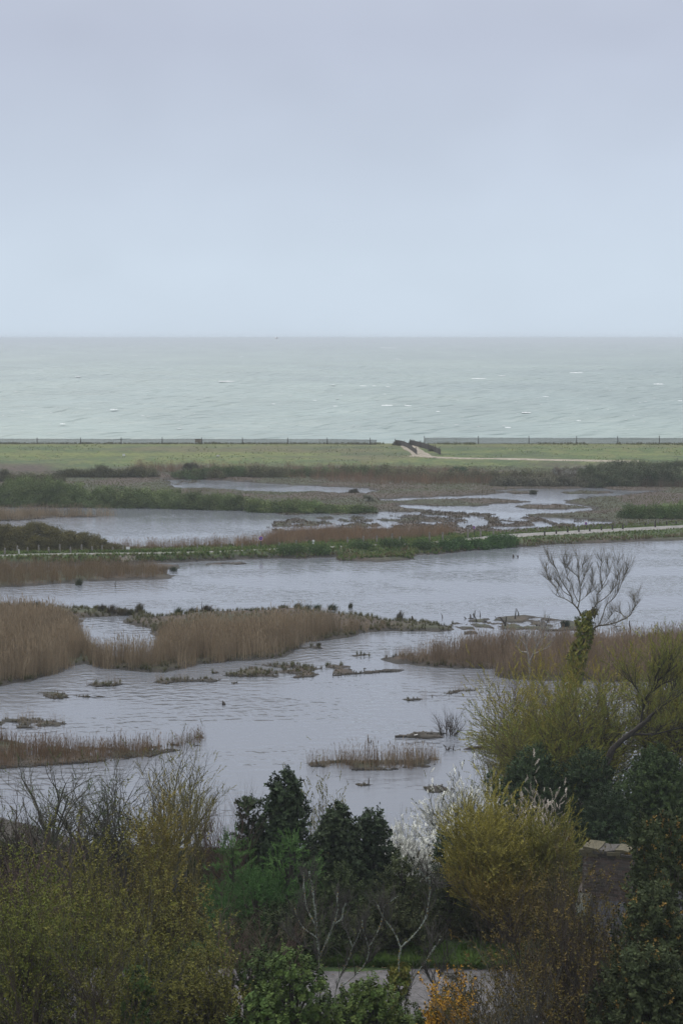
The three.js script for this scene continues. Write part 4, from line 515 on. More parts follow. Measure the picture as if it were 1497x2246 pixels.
// a tree traced limb by limb
function tracedTree(name, label, category, X0, Y0, K, D, limbs, o) {
  const P = (cx, cy) => { const px = X0 + cx / K, py = Y0 + cy / K, y = heightAt(py, D); return V(acrossAt(px, y, D), y, -D); };
  const f = P(...limbs[0].pts[0]), gy = o.footY ?? groundY(f.x, f.z), g = thing(name, label, category, f.x, gy, f.z), r = rng(o.seed), o0 = V(f.x, gy, f.z), tips = [], tw = new MB(), ivy = [], lichen = [], zs = {};
  limbs.forEach((L, li) => { const z0 = L.from !== undefined ? zs[L.from] : 0, z1 = (L.z ?? (r() - .5) * 2) * (o.depth ?? 1.4); const pts = L.pts.map(([cx, cy], k) => { const t = k / (L.pts.length - 1), q = P(cx, cy).sub(o0); q.z += lerp(z0, z0 + z1, L.from !== undefined ? t * t : 0); return q; }); zs[li] = z0 + z1 * .3;
    if (L.root) pts.unshift(V(pts[0].x - L.root[0], -.3, pts[0].z)); const R0 = L.r * (o.slim ?? 1); if ((o.slim < .4 || o.rough) && L.from !== undefined) pts.forEach((q, k) => { if (k) { q.x += (r() - .5) * (o.rough || .09); q.y += (r() - .5) * (o.rough || .06); } }); const c = new THREE.CatmullRomCurve3(pts), n = Math.max(6, pts.length * 3), q = c.getPoints(n), m = new MB(); m.tube(q, q.map((_, k) => lerp(R0, (L.r1 ?? L.r * .12) * (o.slim ?? 1), Math.pow(k / n, .6)) * (1 + .12 * Math.sin(k * 1.9 + li))), L.r > .08 ? 9 : 6); part(li === 0 ? 'trunk' : 'limb', m.geo(), o.bark, g);
    if (!L.plain) for (let k = 0; k < n * (o.twigs ?? 1.2); k++) { const t = lerp(.2, 1, r()), b = c.getPoint(t), d = c.getTangent(t), a = r() * 6.283, e = .45 + .7 * r(), s = V(Math.cos(a), .5 + r() * .4, Math.sin(a)).normalize(); const dir = d.multiplyScalar(Math.cos(e)).addScaledVector(s, Math.sin(e)).normalize(); grow(tw, b, dir, (o.twig || .55) * (.5 + r()), o.twigR || .011, 1, { levels: 3, kids: [0, 4], angle: .5, ratio: .6, wiggle: .3, up: .09 }, r, tips); }
    if (L.ivy) for (let k = 0; k < L.ivy; k++) { const t = lerp(L.ivy0 ?? 0, L.ivy1 ?? 1, r()), b = c.getPoint(t), a = r() * 6.283, R = L.r * (1 + .9 * r()) * (1.1 - .4 * t) + .03; const nd = V(Math.cos(a), .2 + .5 * r(), Math.sin(a)).normalize(); ivy.push({ p: b.clone().add(V(Math.cos(a) * R, 0, Math.sin(a) * R)), q: new THREE.Quaternion().setFromUnitVectors(up, nd), s: .8 + .6 * r(), c: tone(r, [.07, .105, .022], [.19, .17, .04], .3) }); }
    if (o.lichen && L.r > .02) for (let k = 0; k < n * o.lichen; k++) { const b = c.getPoint(r()), a = r() * 6.283, R = R0 * .8; lichen.push({ p: b.add(V(Math.cos(a) * R, (r() - .5) * .02, Math.sin(a) * R)), r: a, tx: r() * 3, s: .008 + .019 * r() * r(), c: r() < .12 ? tone(r, [.3, .2, .05], [.22, .14, .04], .2) : tone(r, [.28, .31, .27], [.2, .23, .19], .2) }); }
  });
  if (tw.p.length) part('twigs', tw.geo(), o.bark, g); if (ivy.length) spread('ivy', sprays.ivy, leafMat, ivy, g); if (lichen.length) spread('lichen', new THREE.IcosahedronGeometry(1, 0), leafMat, lichen, g);
  if (o.leaf) spread('leaves', sprays[o.leaf], leafMat, leavesAt(tips, o.per, r, o.a, o.b, o.size || 1, .15), g); return g;
}

// the bare tree with the ivied trunk
tracedTree('bare_tree', 'tall bare tree with ivy-clad trunk rising over the right-hand reeds', 'tree', 1150, 1190, 4.99, 92, [
  { pts: [[470, 1760], [490, 1640], [520, 1500], [560, 1350], [580, 1230], [640, 1080], [655, 950], [640, 850]], r: .2, r1: .14, root: [.5, 0], ivy: 650, ivy0: .3, ivy1: 1, plain: true },
  { pts: [[640, 850], [600, 780], [565, 720], [515, 660], [495, 580], [440, 490], [390, 400], [340, 290], [290, 210], [240, 130]], r: .105, from: 0 },
  { pts: [[515, 660], [440, 620], [350, 570], [360, 520], [330, 480], [280, 450]], r: .055, from: 1 }, { pts: [[495, 580], [420, 530], [370, 450], [320, 400], [240, 395], [190, 345]], r: .05, from: 1 }, { pts: [[240, 395], [230, 290], [215, 260]], r: .03, from: 3 },
  { pts: [[570, 725], [585, 650], [600, 560], [605, 470], [580, 380], [520, 320], [460, 270], [440, 210], [460, 130]], r: .07, from: 1 }, { pts: [[605, 470], [640, 390], [660, 320], [685, 285]], r: .045, from: 5 }, { pts: [[580, 380], [585, 280], [575, 150]], r: .04, from: 5 }, { pts: [[640, 390], [610, 260], [650, 190]], r: .03, from: 6 }, { pts: [[575, 640], [530, 560], [500, 470], [470, 380], [440, 280], [400, 180]], r: .05, from: 5 }, { pts: [[580, 640], [640, 590], [690, 550], [740, 500]], r: .035, from: 5 },
  { pts: [[650, 850], [700, 790], [730, 720], [770, 650], [790, 560], [820, 480], [820, 390], [790, 270], [810, 200], [770, 150]], r: .09, from: 0, ivy: 60, ivy1: .2 }, { pts: [[770, 650], [860, 590], [940, 510], [990, 400], [970, 330], [920, 170]], r: .055, from: 11 }, { pts: [[820, 480], [870, 390], [900, 280], [860, 180]], r: .045, from: 11 }, { pts: [[800, 560], [750, 480], [720, 410], [730, 300]], r: .035, from: 11 },
  { pts: [[650, 1060], [700, 980], [790, 900], [900, 880], [1020, 840], [1110, 790], [1150, 720], [1180, 640], [1150, 560]], r: .12, from: 0 }, { pts: [[800, 880], [840, 760], [880, 680], [950, 600], [1000, 520], [1030, 420], [1090, 340], [1110, 270], [1060, 180]], r: .06, from: 15 }, { pts: [[1080, 800], [1030, 770], [960, 750]], r: .045, from: 15 }, { pts: [[1170, 730], [1195, 680], [1190, 600]], r: .04, from: 15 }, { pts: [[930, 880], [970, 900], [995, 945]], r: .035, from: 15 }, { pts: [[760, 920], [750, 800], [760, 700], [740, 620]], r: .04, from: 15 }, { pts: [[1000, 520], [1010, 400], [980, 250], [990, 170]], r: .04, from: 16 }, { pts: [[850, 880], [900, 800], [930, 720]], r: .035, from: 15 },
], { seed: 777, bark: mat(lin(.165, .14, .095), .95, { map: grain }), twigs: 2.0, twig: .5, twigR: .0075, depth: 1.3, slim: .52, rough: .1 });
tracedTree('dead_tree', 'small pale dead tree left of the ivy-clad trunk', 'tree', 747, 1060, 2, 91, [
  { pts: [[830, 990], [832, 880], [825, 800], [818, 740], [800, 700], [780, 680]], r: .085, root: [0, 0], plain: true }, { pts: [[825, 800], [845, 750], [860, 720], [880, 690], [915, 655]], r: .05, from: 0 }, { pts: [[818, 745], [790, 740], [765, 700], [745, 672]], r: .045, from: 0 }, { pts: [[845, 752], [885, 735], [920, 722]], r: .03, from: 1 }, { pts: [[818, 740], [815, 700], [805, 672]], r: .03, from: 0 }, { pts: [[860, 720], [855, 690], [870, 660]], r: .03, from: 1 }, { pts: [[905, 590], [890, 625], [880, 660], [862, 718]].reverse(), r: .03, from: 1 }], { seed: 778, bark: mat(lin(.36, .33, .3), .95, { map: grain }), twigs: .8, twig: .4, depth: .8, slim: 1.25 });
// right-hand trees on the shore
const olA = [.33, .295, .06], olB = [.42, .36, .08], olG = [.22, .26, .06];
tracedTree('leaning_willow', 'leaning dark-limbed willow at the right edge, over the water', 'tree', 1050, 1450, 3.349, 82, [
  { pts: [[960, 680], [1020, 605], [1100, 540], [1190, 470], [1250, 420]], r: .16, r1: .09, root: [.6, 0], plain: true }, { pts: [[1190, 470], [1200, 400], [1210, 300], [1130, 190], [1090, 140]], r: .07, from: 0 }, { pts: [[1250, 420], [1320, 350], [1400, 320], [1497, 270], [1560, 240]], r: .08, from: 0 }, { pts: [[1225, 300], [1290, 230], [1370, 180], [1440, 140], [1520, 90]], r: .06, from: 1 }, { pts: [[1290, 230], [1330, 140], [1380, 80], [1390, -20]], r: .05, from: 3 }, { pts: [[1060, 560], [1150, 550], [1280, 540], [1420, 490], [1540, 460]], r: .1, from: 0 }, { pts: [[1400, 320], [1440, 220], [1480, 160], [1490, 40]], r: .045, from: 2 }, { pts: [[1210, 300], [1270, 200], [1280, 100], [1300, 30]], r: .045, from: 1 }, { pts: [[1280, 590], [1330, 600], [1375, 615]], r: .04, from: 5, plain: true }], { seed: 779, bark: barks.dark, rough: .12, twigs: 1.9, twig: .8, depth: 2, leaf: 'willow', per: .5, a: olA, b: olG, size: 1.05 });
shrub('willow_shrub', 'yellow-olive willow shrub wrapping the foot of the ivied trunk', 'shrub', 1228, 89, 1435, 130, { stems: 9, levels: 3, kids: [7, 6], per: .7, leaf: 'willow', a: [.33, .27, .05], b: [.42, .34, .07], bark: 'olive', lean: .8, reach: .7 });
shrub('willow_shrub', 'broad olive willow shrub at the left of the right-hand trees', 'shrub', 1150, 87, 1505, 140, { stems: 13, kids: [9, 8], per: 1.0, leaf: 'willow', a: olA, b: olB, bark: 'brown', reach: .7, wiggle: .6, angle: .75, up: .03, size: 1.25 });
shrub('willow_shrub', 'olive willow shrub between the ivied trunk and the leaning willow', 'shrub', 1305, 86, 1515, 180, { stems: 14, kids: [9, 8], per: 1.0, leaf: 'willow', a: olG, b: olA, bark: 'brown', reach: .7, wiggle: .6, angle: .75, up: .03, size: 1.25 });
shrub('willow_shrub', 'fresh green willow shrub below the ivied trunk', 'shrub', 1215, 84, 1560, 210, { stems: 17, kids: [10, 9], per: .9, leaf: 'willow', a: olG, b: olA, bark: 'brown', reach: .7, wiggle: .6, angle: .75, up: .03, size: 1.25 });
shrub('willow_shrub', 'yellow-leaved willow thicket under the right edge of the leaning willow', 'shrub', 1455, 86, 1455, 180, { stems: 14, kids: [9, 8], per: .85, leaf: 'willow', a: olG, b: olA, bark: 'brown', reach: .7, wiggle: .6, angle: .75, up: .03, size: 1.25 });
shrub('willow_shrub', 'tall loose yellow-green willow reaching up the right edge of the frame', 'shrub', 1485, 88, 1410, 90, { stems: 8, kids: [6, 6], per: .5, leaf: 'willow', a: olG, b: olB, bark: 'brown', wiggle: .6, angle: .6, reach: .75, size: 1.2 });
shrub('willow_shrub', 'sparse yellow willow sprays right of the ivied trunk', 'shrub', 1325, 90, 1425, 120, { stems: 8, kids: [6, 5], per: .55, leaf: 'willow', a: [.33, .27, .05], b: [.4, .33, .07], bark: 'brown', wiggle: .6, angle: .7, reach: .75, size: 1.2 });
shrub('willow_shrub', 'pale thin willow shoots leaning over the water beside the log', 'shrub', 1080, 83, 1555, 90, { stems: 9, kids: [5, 4], per: .35, leaf: 'shoot', a: [.26, .26, .085], b: [.2, .21, .07], bark: 'olive', reach: .8, angle: .35 });
shrub('twiggy_shrub', 'purple-brown bare twiggy shrub on the water left of the ivied trunk', 'shrub', 1130, 94, 1470, 110, { stems: 14, kids: [7, 6], bark: 'purple', reach: .75, angle: .35, thick: .03 });
shrub('twiggy_shrub', 'tall dark twig brush behind the leaning willow', 'shrub', 1440, 93, 1450, 190, { stems: 14, kids: [7, 6], bark: 'purple', reach: .75, angle: .4, thick: .03 });
const dkA = [.03, .05, .022], dkB = [.048, .072, .03];
evergreen('evergreen_tree', 'dark evergreen under the left of the right-hand willows', 'tree', 1165, 80, 1640, 190, { a: dkA, b: dkB, leaf: 'broad', base: .05, lobe: .46 });
evergreen('evergreen_tree', 'dark evergreen with water glinting through, below the ivied trunk', 'tree', 1285, 80, 1645, 180, { a: dkA, b: dkB, leaf: 'broad', dens: 210, base: .05, lobe: .46 });
evergreen('evergreen_tree', 'large mid-green evergreen at the right edge of the frame', 'tree', 1435, 79, 1640, 220, { a: [.04, .065, .024], b: [.062, .09, .03], leaf: 'broad', lobes: 24, base: .03, lobe: .46 });
evergreen('evergreen_tree', 'darkest low evergreen behind the chimney', 'tree', 1330, 75, 1730, 170, { a: [.026, .044, .02], b: [.042, .062, .026], leaf: 'broad', base: .02 });
evergreen('evergreen_tree', 'small dark evergreen sprig at the left foot of the right-hand trees', 'tree', 1085, 77, 1700, 50, { a: dkA, b: dkB, leaf: 'big', lobes: 8 });
// middle row beyond the road
const bareO = { stems: 8, levels: 4, kids: [4, 5, 5], bark: 'grey', reach: .6, thick: .085, angle: .62, ratio: .55, wiggle: .38, up: .04 };
shrub('bare_willow', 'wide grey bare willow with a green haze of leaves, left', 'tree', 150, 71, 1668, 250, { ...bareO, per: .13, leaf: 'shoot', a: [.10, .15, .05], b: [.13, .16, .055] });
shrub('bare_willow', 'grey bare willow in the middle of the left group', 'tree', 270, 72, 1652, 200, { ...bareO, per: .07, leaf: 'shoot', a: [.12, .15, .055], b: [.16, .16, .06] });
shrub('bare_willow', 'grey bare willow at the right of the left group, arching right', 'tree', 390, 72, 1640, 190, { ...bareO, per: .09, leaf: 'willow', a: [.24, .21, .05], b: [.18, .18, .06] });
shrub('bare_willow', 'dull brown bare willow at the left edge of the frame', 'tree', 20, 70, 1745, 160, { ...bareO, bark: 'brown', per: .05, leaf: 'shoot', a: [.13, .14, .05], b: [.16, .15, .05] });
shrub('yellow_willow', 'upright golden-yellow willow shoots behind the left thicket', 'shrub', 345, 65, 1745, 90, { stems: 14, kids: [6, 6], per: .5, leaf: 'willow', a: [.27, .22, .045], b: [.34, .27, .07], bark: 'olive', angle: .3, reach: .8, thick: .03 });
shrub('yellow_willow', 'tall thin yellow willow shoot on the right side of the bare willows', 'shrub', 425, 67, 1680, 80, { stems: 9, kids: [6, 5], per: .35, leaf: 'willow', a: [.3, .27, .08], b: [.24, .22, .06], bark: 'olive', angle: .35, reach: .8, thick: .03 });
shrub('twiggy_shrub', 'thin reddish bare twigs between yellow willow and dark evergreen', 'shrub', 500, 67, 1735, 130, { stems: 22, kids: [6, 5], bark: 'purple', reach: .85, angle: .28, thick: .022 });
shrub('twiggy_shrub', 'thin bare twigs standing left of the tallest dark evergreen', 'shrub', 575, 70, 1715, 70, { stems: 10, kids: [5, 5], bark: 'grey', reach: .8, angle: .4, thick: .025 });
shrub('yellow_willow', 'slender pale-leaved sprouts between the two dark evergreens', 'shrub', 705, 69, 1712, 80, { stems: 9, kids: [5, 5], per: .4, leaf: 'shoot', a: [.2, .2, .075], b: [.26, .24, .09], bark: 'brown', angle: .35, reach: .8, thick: .028 });
shrub('twiggy_shrub', 'thin bare twigs right of the second dark evergreen', 'shrub', 868, 72, 1785, 70, { stems: 9, kids: [5, 5], bark: 'grey', reach: .8, angle: .4, thick: .025 });
evergreen('evergreen_tree', 'tallest dark glossy evergreen in the centre, with pointed top', 'tree', 626, 67, 1698, 135, { cone: false, a: [.03, .046, .024], b: [.05, .072, .034], leaf: 'big', lobes: 26, base: .1, dens: 300, lobe: .5 });
evergreen('evergreen_tree', 'small dark evergreen just left of the tallest one', 'tree', 546, 67, 1745, 64, { a: [.034, .05, .024], b: [.05, .072, .03], leaf: 'big', lobes: 14, lobe: .5 });
evergreen('evergreen_tree', 'dark evergreen with upright tips in the centre', 'tree', 742, 65, 1768, 130, { a: [.034, .05, .026], b: [.052, .07, .034], leaf: 'big', lobes: 24, lobe: .48, dens: 300 });
evergreen('evergreen_tree', 'dark evergreen at the right of the central clump', 'tree', 815, 66, 1782, 110, { a: [.03, .046, .026], b: [.048, .066, .034], leaf: 'big', lobes: 24, lobe: .48, dens: 300 });
evergreen('evergreen_tree', 'small conical dark evergreen beside the blossoming shrub', 'tree', 975, 66, 1832, 62, { a: [.03, .05, .025], b: [.045, .065, .03], leaf: 'broad', lobes: 14, cone: true });
const ftA = [.06, .128, .034], ftB = [.1, .18, .052];
evergreen('feathery_shrub', 'bright green feathery shrub at the upper left of the green group', 'shrub', 510, 64, 1838, 130, { a: [.045, .09, .024], b: ftB, leaf: 'feather', lobes: 16, lobe: .34, dens: 190 });
evergreen('feathery_shrub', 'bright green feathery shrub below the tallest dark evergreen', 'shrub', 640, 63, 1826, 150, { a: ftA, b: ftB, leaf: 'feather', lobes: 18, lobe: .32, dens: 170 });
evergreen('feathery_shrub', 'wide low green feathery shrub, lowest of the green group', 'shrub', 560, 62, 1915, 250, { a: [.036, .085, .02], b: ftA, leaf: 'feather', lobes: 22, lobe: .3, dens: 170 });
evergreen('undergrowth_bush', 'low dark bramble bank along the road verge at left', 'bush', 640, 60.9, 1990, 260, { a: [.03, .045, .018], b: [.05, .062, .024], leaf: 'broad', lobes: 22, lobe: .3, dens: 170 });
evergreen('undergrowth_bush', 'low dark bramble bank along the road verge at centre', 'bush', 850, 61.4, 1975, 240, { a: [.032, .042, .018], b: [.055, .06, .025], leaf: 'broad', lobes: 22, lobe: .3, dens: 150 });
evergreen('undergrowth_bush', 'dark green bramble mass below the second dark evergreen', 'bush', 745, 62.6, 1905, 170, { a: [.035, .05, .02], b: [.055, .075, .028], leaf: 'broad', lobes: 18, lobe: .34, dens: 170 });
evergreen('undergrowth_bush', 'dark bramble bank behind the forked lichened branch', 'bush', 880, 63, 1885, 170, { a: [.04, .052, .022], b: [.07, .082, .032], leaf: 'broad', lobes: 20, lobe: .32, dens: 150 });
evergreen('undergrowth_bush', 'dark undergrowth left of the golden willow', 'bush', 985, 63, 1905, 120, { a: [.04, .05, .022], b: [.065, .072, .032], leaf: 'broad', lobes: 16, lobe: .34, dens: 150 });
evergreen('undergrowth_bush', 'olive undergrowth behind the green road verge at right', 'bush', 1090, 62.6, 1975, 190, { a: [.06, .06, .024], b: [.09, .085, .032], leaf: 'willow', lobes: 18, lobe: .34, dens: 170 });
const wh = { leaf: 'blossom', leafName: 'blossom', a: [.95, .95, .88], b: [.75, .75, .68], bark: 'grey' };
shrub('blossom_shrub', 'low round white-blossoming shrub at the water edge, centre', 'shrub', 895, 71, 1818, 95, { ...wh, stems: 9, kids: [7, 7], per: .75, thick: .03 });
shrub('blossom_shrub', 'tall white-blossoming shrub on the right shore', 'shrub', 1010, 74, 1725, 130, { ...wh, stems: 10, kids: [7, 7], per: .7, thick: .035, leaf2: 'shoot', leafName2: 'leaves', per2: .25, a2: [.13, .14, .06], b2: [.17, .17, .08] });
shrub('blossom_shrub', 'greyish blossoming shrub rising behind the golden willows', 'shrub', 1170, 66, 1735, 100, { ...wh, a: [.62, .56, .48], b: [.45, .4, .33], stems: 7, kids: [6, 6], per: .5, thick: .04 });
shrub('golden_willow', 'dense golden-olive willow left of the bare stems', 'shrub', 1062, 62.5, 1780, 118, { stems: 14, kids: [9, 8], per: 1.0, leaf: 'willow', a: [.28, .25, .05], b: [.4, .35, .08], bark: 'olive', reach: .75, angle: .6, wiggle: .5, size: 1.2, thick: .035 });
shrub('golden_willow', 'yellow-green willow beside the chimney', 'shrub', 1198, 62.5, 1815, 100, { stems: 13, kids: [9, 8], per: .9, leaf: 'willow', a: [.2, .2, .045], b: [.3, .27, .06], bark: 'olive', reach: .75, angle: .55, wiggle: .5, size: 1.2, thick: .035 });
shrub('golden_willow', 'lower golden willow bush above the road verge', 'shrub', 1110, 61.6, 1915, 150, { stems: 13, kids: [8, 8], per: .9, leaf: 'willow', a: [.25, .19, .04], b: [.3, .23, .05], bark: 'brown', reach: .75, angle: .4, thick: .03 });
// the chimney and roof behind the right-hand bushes
{ const D = 60, g = (() => { const y = groundY(acrossAt(1320, 4, D), -D); return thing('stone_house', 'low stone house gable with capped chimney among the right-hand bushes', 'house', acrossAt(1281, 4.5, D), y, -D, -.36); })(), r = rng(55), per = D * 1.09 / FOCAL;
  const ridge = heightAt(1940, D) - g.position.y, W = 2.6, Lh = 7, stone = mat(lin(.1, .09, .078), .95, { map: grain, bumpMap: grainB, bumpScale: .02 }), brick = mat(lin(.1, .08, .068), .95, { map: grain, vertexColors: true }), lich = mat(lin(.115, .1, .058), .95, { map: grain }), slateM = mat(lin(.065, .068, .08), .75, { map: grain });
  const sh = new THREE.Shape([[-W, -.4], [W, -.4], [W, ridge - 2.3], [0, ridge - .12], [-W, ridge - 2.3]].map(([a, b]) => new THREE.Vector2(a, b))); const wall = new THREE.ExtrudeGeometry(sh, { depth: Lh, bevelEnabled: false }); wall.rotateY(Math.PI / 2); part('wall', wall, stone, g);
  const slope = Math.atan2(2.18, W), run = Math.hypot(W, 2.18);
  for (const sd of [1, -1]) { const roof = new THREE.BoxGeometry(Lh - .3, .08, run + .2); const roofMesh = part('roof', roof, slateM, g); roofMesh.position.set(Lh / 2 + .25, ridge - 1.12, sd * W / 2); roofMesh.rotation.x = sd * slope; if (sd > 0) for (let i = 0; i < 9; i++) for (let j = 0; j < 16; j++) { const q = part('slate', slateGeo(), slateM, roofMesh); q.position.set(-Lh / 2 + .35 + j * .4 + (i % 2) * .2, .055 + (j % 3) * .003, -run / 2 + .1 + i * (run / 9)); q.rotation.x = .05; } }
  for (const sd of [1, -1]) for (let k = 0; k < 9; k++) { const c = new THREE.BoxGeometry(.42, .24 + .05 * r(), run / 9 * .96, 1, 1, 1), a = c.attributes.position; for (let v = 0; v < a.count; v++) a.setXYZ(v, a.getX(v) + (hash(v % 8, k) - .5) * .05, a.getY(v) + (hash(k, v % 8) - .5) * .05, a.getZ(v)); c.computeVertexNormals(); const o = part('coping_stone', c, mat(lin(.13 + .07 * r(), .12 + .055 * r(), .105 + .045 * r()), .95, { map: grain }), g); const t = (k + .7) / 9; o.position.set(.12, ridge + .06 - t * 2.18, sd * t * W); o.rotation.x = sd * slope; }
  const CW = 100 * per / 2, cz = .42, ch = heightAt(1876, D) - heightAt(1940, D) + .45; const stack = new THREE.Group(); stack.name = 'chimney'; stack.position.set(CW + .02, ridge - .35, 0); g.add(stack);
  const core = new THREE.BoxGeometry(CW * 2 - .04, ch, cz * 2 - .04); core.translate(0, ch / 2, 0); part('mortar', core, mat(lin(.2, .185, .165), .95), stack);
  const bricks = []; const courses = Math.floor(ch / .085); for (let i = 0; i < courses; i++) { const add = (x, z, w, d) => { const b = new THREE.BoxGeometry(w - .014, .07, d - .014); b.translate(x + (r() - .5) * .012, .045 + i * .085, z + (r() - .5) * .012); const t = .6 + .8 * r(), wm = .9 + .25 * r(); b.setAttribute('color', new THREE.Float32BufferAttribute(Array.from({ length: 24 * 3 }, (_, q) => t * (q % 3 === 0 ? wm : 1)), 3)); bricks.push(b); }; const off = i % 2 ? .11 : 0; for (const s of [-1, 1]) { for (let x = -CW + off; x < CW - .05; x += .22) add(Math.min(CW - .1, x + .11), s * (cz - .02), .22, .06); for (let z = -cz + off * .6; z < cz - .05; z += .21) add(s * (CW - .02), Math.min(cz - .1, z + .105), .06, .21); } }
  const bw = part('brickwork', mergeGeometries(bricks), brick, stack); bw.userData.kind = 'stuff';
  [[1.06, .09, 0], [1.14, .1, .09], [.98, .07, .19]].forEach(([k, h, y], i) => { const n = i === 1 ? 4 : 3; for (let q = 0; q < n; q++) { const s = new THREE.BoxGeometry(CW * 2 * k / n - .012, h, cz * 2 * (k + .05), 2, 1, 2), a = s.attributes.position; for (let v = 0; v < a.count; v++) if (a.getY(v) > 0) a.setY(v, a.getY(v) + (noise(a.getX(v) * 5 + q * 3 + i, a.getZ(v) * 5) - .5) * .11); s.computeVertexNormals(); const o = part('cap_stone', s, q % 2 ? stone : lich, stack); o.position.set(-CW * k + CW * 2 * k / n * (q + .5), ch + y + h / 2 + (r() - .5) * .02, (r() - .5) * .05); o.rotation.set((r() - .5) * .06, (r() - .5) * .08, (r() - .5) * .1); } });
}
function slateGeo() { return slateGeo.g ||= new THREE.BoxGeometry(.385, .014, .34); }
// near side of the road
const nearO = { stems: 9, levels: 4, kids: [5, 5, 4], reach: .62, angle: .5, ratio: .55, thick: .045, leaf: 'bud', bark: 'brown', dim: .6 }, bgA = [.16, .165, .03], bgB = [.24, .23, .05];
shrub('budding_shrub', 'yellow-green budding shrub at the upper left of the near thicket', 'shrub', 60, 53, 1865, 290, { ...nearO, per: .6, a: bgA, b: bgB });
shrub('budding_shrub', 'yellow-green budding shrub, tallest in the middle of the near thicket', 'shrub', 210, 51, 1840, 270, { ...nearO, per: .55, a: [.17, .165, .035], b: [.26, .24, .06] });
shrub('budding_shrub', 'olive budding shrub at the right of the near thicket', 'shrub', 360, 52, 1880, 170, { ...nearO, per: .5, a: [.17, .15, .035], b: [.26, .22, .055] });
shrub('budding_shrub', 'grey-stemmed budding shrub low in the middle of the near thicket', 'shrub', 290, 46, 1960, 260, { ...nearO, bark: 'grey', per: .4, a: bgA, b: bgB });
shrub('budding_shrub', 'bright yellow-green shrub at the lower left corner', 'shrub', 50, 46, 1950, 260, { ...nearO, per: .7, a: [.14, .17, .03], b: [.21, .23, .045] });
shrub('budding_shrub', 'yellow-green budding shrub left of the lichened branches', 'shrub', 455, 47, 2035, 150, { ...nearO, per: .55, a: [.2, .2, .045], b: [.28, .26, .07] });
shrub('budding_shrub', 'brown twiggy shrub filling the bottom left of the frame', 'shrub', 180, 43, 2060, 340, { ...nearO, per: .3, a: [.12, .11, .03], b: bgA });
shrub('twiggy_shrub', 'rust-brown twig tangle behind the lichened branches', 'shrub', 560, 52, 1990, 240, { ...nearO, stems: 14, leaf: undefined, bark: 'purple', thick: .025, angle: .4 });
shrub('twiggy_shrub', 'reddish-brown bracken-like twigs at the left edge below the bare willows', 'shrub', 70, 60, 1830, 280, { stems: 20, kids: [6, 6], bark: 'purple', reach: .8, angle: .4, thick: .022 });
evergreen('ivy_bush', 'ivy bush at the bottom, left of the lichened branches', 'bush', 640, 46, 2090, 300, { a: [.045, .08, .02], b: [.085, .12, .03], leaf: 'ivy', lobes: 20, lobe: .32, dens: 240, size: 1.1 });
evergreen('ivy_bush', 'ivy bush at the bottom centre, under the forked branch', 'bush', 815, 46, 2150, 260, { a: [.045, .075, .018], b: [.09, .12, .03], leaf: 'ivy', lobes: 20, lobe: .32, dens: 240, size: 1.1 });
evergreen('ivy_bush', 'low ivy bank along the near edge of the road', 'bush', 800, 51.2, 2158, 330, { a: [.04, .065, .018], b: [.075, .1, .026], leaf: 'ivy', lobes: 24, lobe: .22, dens: 200, size: 1.0 });
evergreen('ivy_bush', 'small dark ivy bush deep in the lower left thicket', 'bush', 300, 44.5, 2130, 110, { a: [.035, .065, .018], b: [.06, .095, .025], leaf: 'ivy', lobes: 12, lobe: .4, dens: 240, size: 1.2 });
evergreen('ivy_bush', 'dark ivy bank hiding the road left of the lichened branches', 'bush', 580, 51.5, 2085, 240, { a: [.035, .06, .018], b: [.06, .085, .024], leaf: 'ivy', lobes: 22, lobe: .3, dens: 200, size: 1.1 });
evergreen('undergrowth_bush', 'dark bramble bank low behind the near thicket, left half', 'bush', 110, 49.5, 2090, 330, { a: [.035, .042, .018], b: [.055, .062, .024], leaf: 'broad', lobes: 26, lobe: .28, dens: 150 });
evergreen('undergrowth_bush', 'dark bramble bank low behind the near thicket, right half', 'bush', 370, 49.5, 2090, 300, { a: [.035, .042, .018], b: [.055, .062, .024], leaf: 'broad', lobes: 26, lobe: .28, dens: 150 });
const lich = mat(lin(.085, .078, .066), .95, { map: grain });
const dead = { seed: 781, bark: lich, lichen: 34, twigs: 1.6, twig: .4, depth: .6, slim: .34 };
tracedTree('lichened_branch', 'lichen-covered dead branches with two upright tips, centre left', 'dead branch', 600, 1850, 3.742, 50, [{ pts: [[380, 1180], [375, 1000], [370, 900], [350, 700], [340, 550], [320, 400], [290, 230]], r: .06, root: [0, 0] }, { pts: [[350, 700], [285, 620], [262, 560], [250, 450], [245, 300]], r: .035, from: 0 }, { pts: [[375, 950], [430, 830], [470, 730], [510, 600], [525, 500], [540, 430]], r: .05, from: 0 }, { pts: [[490, 680], [545, 630], [580, 560], [590, 480]], r: .03, from: 2 }, { pts: [[365, 800], [240, 700], [200, 640], [165, 580]], r: .025, from: 0 }, { pts: [[375, 900], [250, 870], [150, 800], [90, 740]], r: .02, from: 0 }], dead);
tracedTree('lichened_branch', 'thin forked grey branches between the two lichened ones', 'dead branch', 600, 1850, 3.742, 50.5, [{ pts: [[500, 1260], [550, 1080], [610, 960], [645, 860], [690, 760], [725, 680]], r: .035, root: [0, 0] }, { pts: [[645, 860], [600, 760], [550, 670]], r: .022, from: 0 }, { pts: [[560, 1180], [640, 1100], [735, 990], [770, 870], [745, 690], [735, 590]], r: .03, from: 0 }, { pts: [[770, 860], [830, 760], [880, 620], [915, 540], [1020, 450]], r: .022, from: 2 }, { pts: [[740, 1000], [770, 980], [810, 945]], r: .018, from: 2 }], { ...dead, seed: 782, lichen: 12 });
